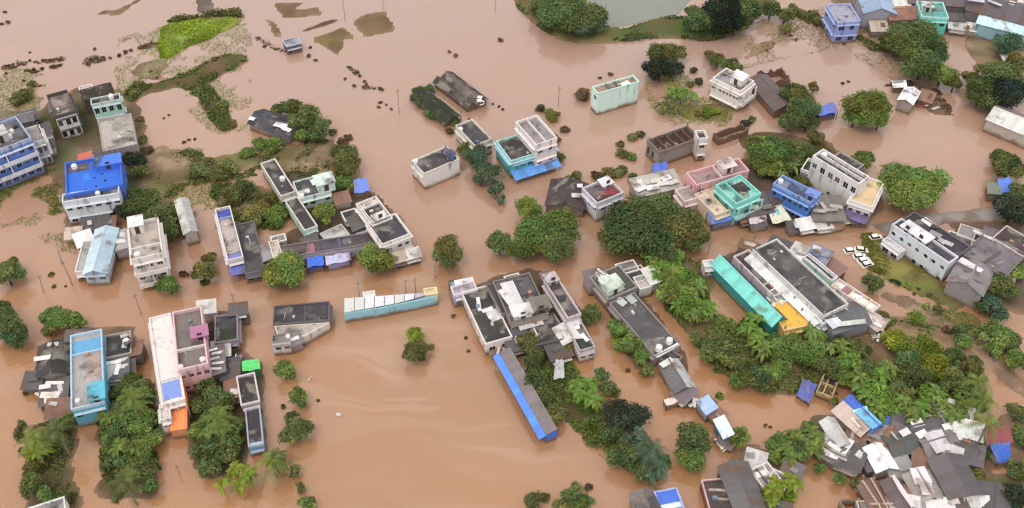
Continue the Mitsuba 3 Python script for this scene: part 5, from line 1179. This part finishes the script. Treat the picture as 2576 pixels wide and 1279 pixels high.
house('house', 'the white huts at the bottom', 'pinkish white huts with dark gaps beside the long dark roof', 'house', [(1928, 1232), (1978, 1216), (1930, 1166)], 2.65, (.66, .58, .58), (.58, .52, .52), .5, (.76, .70, .70), 'f4x1', divs=[('x', .35, (.14, .14, .18)), ('x', .7, W)], sheets=[(.7, .25, 2, .6, .5, (.5, .6, .72)), (.4, .7, 2, 1, .4, W)])
house('house', 'the blue roof at the bottom', 'house with a blue roof crossed by white at the bottom edge', 'house', [(1672, 1312), (1730, 1300), (1702, 1226)], 3.12, (.3, .33, .5), (.10, .20, .72), .3, (.42, .5, .78), patches=[(.08, .94, .38, .55, (.74, .84, .92), 'paint'), (.08, .94, .05, .34, (.20, .42, .78), 'paint')], mat='paint')
house('hut', 'the grey hut at the bottom', 'rounded grey hut left of the bottom blue roof', 'hut', [(1604, 1312), (1668, 1302), (1650, 1236)], 2.5, (.26, .21, .19), (.20, .175, .16), style='gable', rise=1.0, mat='concrete', sheets=[(.75, .4, 1.6, 3, .1, (.05, .05, .05))])
house('hut', 'the wooden frame hut', 'unroofed hut of yellowish timber frames beside a blue heap', 'hut', [(2056, 984), (2094, 1002), (2112, 950)], 1.72, (.2, .13, .09), (.17, .10, .07), .9, (.52, .42, .2), stubs=6, divs=[('x', .4, (.55, .45, .22)), ('y', .5, (.5, .4, .22))])
tarp('tarpaulin', 'the crumpled blue heap', 'crumpled dull blue tarpaulin heaped over goods in the garden', 'tarpaulin', [(2004, 996), (2036, 1016), (2056, 968), (2020, 952)], [.9, 1.2, 1.8, 1.4], (.10, .13, .42), sag=-1.1, under=(.12, .1, .16))

# small shacks and lean-tos that fill the settlements: x, y, width, depth, turn, height, colour, roof
for _t in '''2140,1150,4,5,-30,2.2,d,s 2262,1182,4,3,15,2,g,s 2236,1106,4,4,-35,2.4,r,g 2282,1068,5,3,-25,2.6,d,s 2262,1096,3,3,-30,2.2,v,s 2328,1166,4,4,-15,2.2,r,s 2382,1146,4,3,-25,2.6,l,s
2420,1126,4,4,-20,2.6,d,g 2446,1146,3,4,-25,2.4,v,s 2446,1086,3,3,-20,2.6,w,s 2412,1040,4,3,-30,2.4,l,s 2362,1034,4,3,-25,2.2,g,s 2330,1068,3,3,-30,2.4,w,s 2500,1262,5,6,-20,2.6,d,g 2452,1280,4,4,-10,2.4,l,s 
2256,1254,3,5,-30,2,r,s 2240,1286,3,4,-30,2.2,t,s 2320,1290,4,4,-15,2.4,w,s 2110,1120,3,3,-40,2,w,s 2066,1110,2.5,2.5,-30,1.8,l,s 2150,1105,3,3,-35,2,r,s 2216,1090,3,3,-35,2.4,g,s 2240,1064,3,2.5,-35,2,b,s
1990,1190,3,3,-30,2,v,s 1960,1206,3,3,-30,2.4,w,f 1900,1160,3,3,-20,2,l,s 1840,1182,3,2,-20,1.8,r,s 1950,1290,4,4,-20,2.2,d,s
1248,792,3,3,20,2.4,d,s 1318,832,4,4,20,2.6,g,f 1300,858,4,4,20,2,d,s 1330,806,4,3,20,3,l,s 1384,820,4,5,25,2.4,d,f 1352,840,4,4,20,2,v,s 1404,880,4,4,20,2,d,s 1290,700,3,2,20,3.6,t,f 1424,840,3,4,25,2.6,l,s 1380,700,2,4,30,3.8,t,f
1880,548,3,2,10,2,r,s 1906,560,3,2,10,1.8,d,s 1926,512,3,3,15,3.2,w,f 1944,500,3,3,15,2.8,d,s 2000,572,3,2,15,1.6,d,s 2026,566,3,2.5,15,2,w,s 2072,566,3,2,10,1.8,l,s 2100,562,3,2,10,1.8,r,s 2122,540,3,3,10,2,d,s 2160,552,3,2,0,1.6,d,s 1864,520,2.5,2.5,10,2.4,l,s
2416,612,6,5,-35,3,v,f 2450,590,6,4,-30,2.8,g,f 2480,612,5,4,-30,3,d,f 2440,660,4,4,-35,3,d,s 2520,600,7,4,-30,3,v,g 2548,650,6,6,-30,3,r,g 2520,680,5,5,-30,2.6,g,s
2240,64,4,3,0,2,r,s 2210,70,4,3,0,2,t,s 2400,40,5,4,-10,3,d,g 2408,66,4,3,-15,2,l,s 2440,70,3,3,-20,2,w,s 2300,58,4,3,0,2.4,d,s 2552,20,6,4,-15,3,d,g 2440,8,6,4,-10,3,v,g 2178,12,4,3,0,2.6,r,s 2540,148,3,3,0,2,w,s 2330,246,3,3,-30,1.6,r,s 2262,214,2.5,2.5,-10,1.6,w,s
104,330,4,4,30,2.4,d,s 70,296,4,3,30,2.8,d,s 150,268,4,3,15,2.6,v,s 236,396,4,2.5,8,3,d,s 300,350,2.5,3,10,2,r,s 120,372,3,3,20,2,d,s 212,604,3,3,30,2,w,s 306,600,3,3,25,2.4,d,s 240,566,5,3,10,1.8,d,s 270,560,3,2.5,10,1.8,r,s 186,590,3,2,10,1.6,t,s
316,930,3,3,10,2,d,s 290,940,3,3,10,2.2,l,s 340,880,2.5,3,5,2.6,r,s 84,960,3,3,0,1.8,d,s 150,1030,4,3,5,1.6,r,s 196,846,4,2,5,3,d,s 556,880,3,3,10,2.4,l,s 580,930,3,4,10,2.2,d,s 588,980,3,4,10,2.2,r,s 600,780,3,2,10,3.4,d,s 520,776,3,2,10,3.4,l,s
1600,690,4,4,20,3,d,f 1578,672,4,3,20,3,g,f 1500,700,4,3,20,3,v,s 1640,690,2.5,3,20,2.4,d,s 1688,900,3,3,-40,2.4,d,f 1720,990,3,3,-45,1.8,v,s 1778,1018,2,2,-45,1.8,d,s 1806,1046,2,2,-45,1.8,r,s 1830,1110,2.5,2,-40,1.4,v,s
2010,636,3,3,-40,2.6,l,s 2000,652,3,3,-40,2.4,w,s 1962,616,4,2,-35,2.2,d,s 1880,618,3,2,-30,2,r,s 2120,742,3,3,-40,2.6,w,f 2150,764,3,3,-40,2.6,t,f 2180,786,3,3,-40,2.4,w,f 2086,716,3,2.5,-40,3,w,f 2206,812,3,3,-40,2,t,s 1996,740,2.5,2.5,-40,3.6,w,f 2010,724,2.5,2.5,-40,3.6,l,f
1150,712,3,2,15,2.4,c,f 1170,722,3,2,15,2.6,w,s 700,600,3,2,20,2.6,t,f 780,610,3,3,20,2.2,d,s 900,560,3,4,25,2.6,d,s 880,540,3,3,25,2.4,v,f 860,500,3,3,20,2,r,s 1036,640,3,2,20,2,w,s 1000,650,3,2,20,2,t,s 738,630,3,2.5,15,3,l,f 664,640,2.5,4,25,2.4,g,s'''.split():
    _v = _t.split(',')
    hut(*(float(q) for q in _v[:6]), _v[6], {'s': 'shed', 'g': 'gable', 'f': 'flat'}[_v[7]])

# ---------------------------------------------------------------- trees and bushes: (x, y, radius, tone) in plan units
_trees = """1435,38,78,d 1382,20,40,d 1482,66,40,g 1350,20,30,o 1762,52,42,d 1818,32,58,k 1872,28,46,d 1742,32,26,o 1850,60,36,d 1976,38,26,o 1978,70,18,o 1940,20,30,d
2300,88,68,d 2258,108,42,d 2352,122,44,d 2322,160,52,d 2372,182,42,m 2402,208,28,d 2536,110,40,g 2512,190,58,d 2470,232,46,d 2545,240,55,k 2562,165,40,o 2442,196,25,o 2500,260,36,d 2440,40,16,d
2180,268,58,m 2150,296,32,m 2212,302,32,m 2005,240,42,o 2022,272,45,d 1992,304,34,d 2048,218,18,o 2030,310,30,d 1668,138,40,o 1700,130,30,o 1660,172,40,k 1690,172,30,k 1838,165,30,d 1806,150,24,o 1785,134,15,o
1612,565,96,d 1702,572,80,o 1655,530,58,d 1556,592,46,d 1668,620,52,d 1750,600,42,d 1370,580,80,m 1330,522,34,m 1256,612,40,d 1405,618,50,d 1318,620,42,m 1125,628,48,o
1198,392,36,g 1222,430,36,g 1246,470,26,g 1257,502,16,g 1168,372,24,d 1210,452,20,g 768,296,44,d 738,272,32,d 802,320,34,d 704,274,22,d 762,342,22,m 718,268,18,d
865,395,40,o 874,430,34,o 862,462,28,m 815,535,34,m 945,650,45,m 716,682,54,m 690,694,40,o 738,700,30,m 425,718,32,m 510,682,38,o 532,648,22,o
352,508,44,d 392,552,46,d 424,584,34,d 330,490,28,o 310,532,28,k 442,528,30,d 364,546,24,m 342,402,30,k 352,432,22,d 15,690,42,d 24,668,28,o 10,824,50,d 32,852,38,d 5,780,34,d
130,800,34,m 166,800,36,m 196,812,24,m 120,830,24,o 326,958,30,m 300,986,28,d 350,990,40,d 310,1030,34,d 352,1062,44,m 300,1090,38,d 280,1122,34,m 350,1130,44,m 372,1172,34,d 302,1152,34,d 270,1082,26,d 384,1102,28,m 332,1184,36,d 380,1222,26,m
520,970,30,d 542,1000,40,d 510,1022,34,d 570,1012,30,d 540,1062,44,m 502,1082,30,m 580,1072,34,m 530,1122,42,d 570,1132,40,d 530,1170,36,d 592,1112,28,m 500,1142,26,d
160,1068,30,m 75,1222,34,d 112,1240,24,m 150,1252,24,d 80,1170,28,o 748,1000,30,m 745,1082,42,d 734,1052,22,d 715,932,32,m 1045,846,30,y 1045,884,36,o 1070,876,20,o 742,1182,20,o 756,1226,16,o 770,1266,22,m
1330,862,34,o 1346,902,34,d 1342,950,34,d 1370,992,30,d 1392,1040,32,o 1362,1022,20,d 1430,872,24,o 1490,788,30,d 1470,798,20,d 1512,940,22,d 1532,978,26,d 1565,1042,60,k 1540,1092,38,d 1572,1150,44,d 1622,1180,36,d 1490,1060,22,m
1740,1108,52,d 1738,1152,40,m 1862,1100,34,m 1560,830,32,m 1586,870,34,m 1612,902,28,m 1632,930,22,o
1665,652,36,m 1700,700,42,b 1690,742,40,m 1745,770,40,b 1772,792,28,m 1700,642,32,d 1738,700,34,m 1810,880,44,d 1842,902,38,d 1872,930,38,d 1902,950,36,d 1932,970,30,d 1852,960,28,m 1944,938,30,m
1950,862,38,m 1962,902,34,m 2002,870,38,m 2022,902,36,b 2062,880,38,m 2082,922,36,d 2112,870,34,d 2132,912,34,b 2122,950,32,m 2162,880,32,d 2182,932,40,d 2202,980,40,b 2232,1020,38,b 2250,862,38,y 2292,902,40,d 2332,872,42,y 2352,922,42,y 2312,952,42,d 2272,992,42,d 2352,992,40,b 2402,962,42,d 2422,1002,42,m 2302,1032,36,m 2342,1048,30,m 2262,1050,26,m 2402,892,34,d 2450,922,32,d 2452,1000,36,d 2422,832,22,d 2300,802,28,m 2222,800,24,o 2195,706,32,d
2520,722,44,d 2546,682,38,m 2500,772,38,g 2472,772,24,d 2512,842,44,m 2542,862,38,d 2560,902,36,m 2300,465,92,m 2170,400,30,m 2540,420,44,d 2545,532,50,k 2570,490,38,d 2520,392,24,d
1932,382,48,m 1962,372,44,d 1990,402,38,d 1912,412,32,m 2010,372,32,d 1940,430,28,m 1900,362,28,d 2022,422,26,d 2078,452,18,d 2092,482,18,d 2020,458,22,d 2050,345,22,o
2250,1206,16,m 2150,1218,18,o 2332,1192,14,m 2460,1196,22,o 2290,1236,12,m 2232,1138,13,d 2112,1204,22,m 2476,1256,22,d 2404,1216,12,o 2062,1180,18,m 2300,1110,12,d 2380,1166,10,m 2480,1140,18,m 2100,1010,14,m 2420,860,26,m 2450,830,22,d 2500,880,26,m 2360,780,16,o 2330,770,12,m 1750,850,22,o 1780,880,24,m 1340,1266,30,o 1440,1246,34,d 1470,1266,28,m 1410,1270,26,o 2010,1130,38,d 1990,1102,34,m 2040,1082,28,d 1960,1122,34,m 1945,1150,24,m 2560,1042,30,d 2572,1100,34,d 2562,1182,30,d 2550,1252,40,k 2520,1246,26,d 1600,1112,24,g"""
for _t in _trees.split():
    _x, _y, _r, _k = _t.split(',')
    _x, _y, _r = float(_x), float(_y), float(_r)
    tree(_x, _y, _r, _k, q=.5 if _r > 60 else .74, dens=.9 if _r > 60 else 1.0)
_bushes = """1465,240,25,n 1745,178,12,n 1757,205,14,n 1736,212,12,o 1782,285,20,y 1756,286,12,o 1800,280,16,y 1536,187,8,n 1510,196,5,n 1874,312,16,k 1890,300,12,o 1392,290,24,o 1360,272,14,n 1396,352,18,n 1420,325,14,n 1402,396,24,o 1372,418,18,o
1560,362,14,n 1590,346,16,o 1612,338,14,n 1566,386,18,o 1588,396,15,m 1500,442,18,n 1530,436,22,o 1560,430,22,o 1590,446,20,d 1445,452,25,o 1062,250,30,d 1076,226,20,d 1092,286,24,d 1142,306,18,d 1052,228,16,d 1130,330,14,n
690,368,28,m 652,362,24,m 622,386,24,m 666,390,16,o 836,332,12,o 860,356,16,n 876,346,12,n 700,540,40,m 642,540,40,o 600,486,46,o 560,430,40,o 500,430,34,o 668,500,24,o 512,712,14,o 462,690,14,n
366,380,18,n 360,352,16,o 352,300,10,n 60,238,28,o 80,212,15,o 40,256,20,o 336,232,18,o 358,216,18,o 332,246,14,d 560,262,18,o 585,310,14,o 612,148,12,o 540,150,12,n 500,186,12,d
712,1022,8,n 70,985,14,n 2180,540,16,o 1468,1000,26,b 1460,960,20,b 1480,1032,20,b 1446,986,16,y 1560,862,26,b 1545,808,18,b 1545,986,16,m 1900,810,30,b 1768,740,24,m 1742,722,36,b 2010,978,14,o 1810,995,12,b 2440,1180,14,y 1976,1240,30,y 1962,1266,22,y 1370,1250,16,o 1480,1226,12,n 2380,830,16,n 2258,712,10,k 2246,706,7,k 2310,728,7,n 2340,742,9,o 2280,715,5,n
130,690,8,o 135,720,6,o 1140,795,7,n 1172,850,4,n 1178,884,4,n 1580,932,7,n 2120,210,5,n 2134,206,4,n 1130,130,6,n 1146,140,7,n 1260,100,8,n 800,1008,4,n"""
for _t in _bushes.split():
    _x, _y, _r, _k = _t.split(',')
    tree(float(_x), float(_y), float(_r), _k, q=.6, kind='bush')
# shrub tops along the drowned field boundaries, too alike to tell apart
_rows = [('drowned shrubs along the field boundary', 'dark shrub top in the dotted line across the open flood',
          "880,170,5 898,182,7 904,190,6 918,205,6 922,212,4 868,198,5 892,216,7 955,222,8 962,226,6 955,258,6 952,270,5 985,275,5 972,264,4 776,140,8 794,152,5 664,117,6 692,124,4 650,95,5 780,120,5"),
         ('drowned shrubs beside the lime field', 'dark shrub top in the row left of the lime green field',
          "238,123,6 230,150,8 222,162,8 244,146,6 262,150,6 276,146,6 300,138,8 316,130,7 330,126,6 350,120,8 368,114,8 395,196,4 380,180,5"),
         ('drowned shrubs at the far left', 'brown shrub top in the broken lines at the far left',
          "75,132,3 75,152,5 20,166,5 45,162,5 110,152,6 125,152,6 150,152,4 85,176,7 105,174,6 130,170,6 15,185,5 5,60,6 20,55,8 12,30,5 100,216,4 60,203,5"),
         ('drowned shrubs by the upper hamlet', 'brown shrub top in the fence lines of the upper hamlet',
          "1905,125,5 1918,120,6 1930,116,6 1945,110,5 1930,128,5 2002,100,5 1990,90,4 2020,45,8 2036,55,8 2052,60,8 2066,66,6 2110,86,6 2140,88,6 2155,98,5 2175,108,6 2190,112,6 2125,112,4 1255,268,4 1265,275,4 1180,300,3 1240,262,3"),
         ('floating debris in the village water', 'dark clump of debris floating in the lower village water',
          "2095,850,4 1925,1070,5 1938,1075,4 2105,990,4 1630,1050,4 2082,985,4 760,1010,3 1935,1235,3 2300,740,5 165,720,3 370,478,3 425,290,3 412,298,3 462,358,5 475,352,4 490,350,4")]
for _g, _l, _pts in _rows:
    for _t in _pts.split():
        _x, _y, _r = (float(v) for v in _t.split(','))
        _key = tree(_x, _y, _r, 'n', q=.55, kind='shrub', lobes=3)
        AUTO.pop()
        tag(_key, _l, 'shrub', _g)
_palms = [(85, 1102, 6), (142, 1082, 7), (312, 1212, 7), (330, 1000, 8), (548, 1050, 7), (682, 1165, 5), (2474, 1010, 7), (2484, 1066, 8), (2462, 962, 7), (1690, 690, 6), (1640, 1130, 6)]
for _x, _y, _h in _palms:
    palm(_x, _y, _h, 3.3, 'g' if _x == 1640 else 'm' if (_x + _y) % 3 else 'd')
_bananas = [(1655, 665, 'b'), (1680, 700, 'm'), (1700, 660, 'b'), (1715, 760, 'b'), (1740, 740, 'm'), (1775, 790, 'b'), (1690, 720, 'm'), (1750, 800, 'm'), (1640, 650, 'm'), (1900, 820, 'b'), (1915, 880, 'm'), (2250, 1010, 'b'), (2280, 1030, 'm'), (2200, 940, 'b'), (2140, 900, 'b'), (2330, 1020, 'b'), (2370, 1010, 'm'), (2060, 850, 'b'), (2400, 1040, 'm'), (95, 1132, 'y'), (585, 1202, 'y'), (602, 1215, 'y'), (710, 1168, 'o'), (1690, 240, 'b'), (1722, 236, 'b'), (1682, 262, 'o'), (1662, 690, 'b'), (1722, 730, 'b'), (1760, 770, 'b'), (1470, 980, 'b'), (1482, 1012, 'b'), (1600, 1110, 'g'), (1622, 1136, 'g'), (1645, 1165, 'g'), (1662, 1186, 'g'), (2190, 1020, 'b'),
            (2170, 960, 'm'), (2230, 940, 'm'), (2220, 1040, 'b'), (2100, 880, 'm'), (2030, 860, 'm'), (1920, 860, 'b'), (1880, 840, 'b'), (2300, 1060, 'm'), (2020, 1100, 'm'), (1990, 1140, 'm'), (2040, 1120, 'm'), (1975, 1225, 'y'), (1940, 1250, 'y'), (320, 1130, 'm'), (280, 1040, 'm'), (350, 1020, 'm'), (550, 1100, 'm'), (1950, 400, 'm'), (1925, 360, 'b'), (1980, 430, 'm')]
for _x, _y, _k in _bananas:
    banana(_x, _y, 3.6 if _y > 400 else 2.6, 4, _k, ll=2.0)

# ---------------------------------------------------------------- poles, cars, rubble
for _i, (_x, _y, _h, _l) in enumerate([(1004, 286, 7, 'thin pole standing in open water left of the thatched sheds'), (182, 718, 7, 'whitish pole beside the pale blue sheet roof'), (156, 664, 6, 'leaning dark pole in the water below the blue house'), (356, 792, 6, 'short bent pole in the street water'),
                                       (905, 752, 5, 'dark pole behind the first of the white bays'), (1022, 742, 4.5, 'dark post behind the sixth white bay'), (1046, 738, 4.5, 'dark post behind the seventh white bay'), (1095, 700, 4, 'thin pole in the street water above the yellow hut'),
                                       (964, 22, 5, 'dark pole at the top edge in open water'), (1246, 26, 5, 'faint pole near the pond bank'), (868, 50, 7, 'grey pole by the brown mud banks'), (596, 790, 6, 'dark pole at the corner of the mossy dark roof'), (1160, 300, 6, 'pole beside the mossy vine grown roof'), (1404, 270, 6, 'thin pole behind the pink white upper storey'),
                                       (1780, 640, 6, 'pole at the head of the long teal shed'), (1895, 610, 6, 'pole before the great grey hall'), (452, 1195, 3, 'broken palm trunk standing in the lower left water'), (110, 735, 5, 'leaning pole among wires at the left')]):
    pole(_x, _y, _h, _l, (.12 if 'lean' in _l else .02))
for _i, (_x, _y, _a, _l) in enumerate([(2141, 629, .15, 'white car nearest the water edge, first in the slanting row'), (2164, 643, .1, 'white car second in the slanting row on the grass verge'), (2174, 653, .3, 'white car third in the slanting row on the grass verge'), (2183, 663, .35, 'white car last in the slanting row on the grass verge'),
                                       (2169, 627, -.2, 'cream car behind the slanting row of white cars'), (2205, 595, .2, 'white car parked before the white side booth')]):
    car(_x, _y, _a, (.82, .80, .76) if _i != 4 else (.70, .70, .58), _l, 'cars parked on the grass verge')
_wh = [W, LW, (.6, .5, .45), (.2, .17, .16), (.12, .1, .1)]
for _a in [('white rubble and boards left of the rubble strewn shed', 120, 985, 24, 14, _wh, 1.0, 2.4), ('broken boards at the foot of the white edged corner building', 1252, 872, 22, 16, [W, PKL, MAR, (.2, .15, .14)], 1.2, 2.0), ('pale green rubble on the water before the mossy corner house', 1545, 775, 16, 10, [(.6, .66, .6), W, G], 1.5, 2.2),
           ('heap of dark boards between dark shed and street', 326, 856, 12, 9, [BR, W, DG], 3.6, 1.8), ('white and blue junk beside the bright green sheet', 590, 905, 16, 12, [NAVY, W, (.3, .3, .5), DG], 1.5, 1.8), ('pale sheets washed against the icy blue hut', 1815, 1116, 18, 10, [W, (.3, .2, .3), LW, DG], .6, 2.0),
           ('white litter at the end of the long thatched shed', 1212, 255, 10, 8, [W, DG, W], 2.2, 1.6), ('boards scattered before the tall white house', 375, 690, 22, 14, [W, DG, MAR, LW], 1.5, 2.2), ('pale boards behind the white kiosk', 1510, 690, 14, 8, [W, G, LW], 3.8, 2.0), ('drifted planks at the end of the light blue hut', 1742, 1012, 12, 9, [W, DG, LW], 1.0, 1.8),
           ('planks and poles in the orchard water below the white hut', 2330, 262, 26, 10, [BR, MAR, LW], .4, 2.6), ('fallen rafters beside the brown timber shed', 2190, 1225, 22, 12, [(.45, .35, .28), BR, (.5, .4, .3)], .8, 3.0), ('scrap beside the green black roof', 2290, 1165, 24, 12, [(.3, .22, .2), LW, DG], .8, 2.2), ('scattered boards among village roofs below the palms', 2410, 1150, 18, 10, [W, G, DG], 1.5, 2.0),
           ('scrap and boards on the shop front below bright blue house', 2040, 566, 26, 14, [W, DG, (.3, .3, .4), G], 1.2, 2.0), ('pinkish planks beside the slipping pink sheets', 2200, 842, 18, 10, [PKL, W, G], .8, 2.4)]:
    heap('rubble_pile', _a[0], *_a[1:])
tarp('sheet_roof', None, 'single white sheet floating near the round bush by the street', 'sheet', [(845, 1046), (856, 1048), (858, 1040), (847, 1038)], [.15, .15, .3, .3], W, posts=False, sag=.02)
tarp('sheet_roof', None, 'white sheet caught at the edge of round tree by the open flood', 'sheet', [(772, 962), (782, 954), (786, 944), (776, 952)], [.2, .2, .35, .35], (.7, .66, .52), posts=False, sag=.02)
sort_labels()
_bad = [(k, v['label']) for k, v in labels.items() if 'label' in v and not 4 <= len(v['label'].split()) <= 16]
print('entries', len(scene), 'long or short labels', _bad[:20])
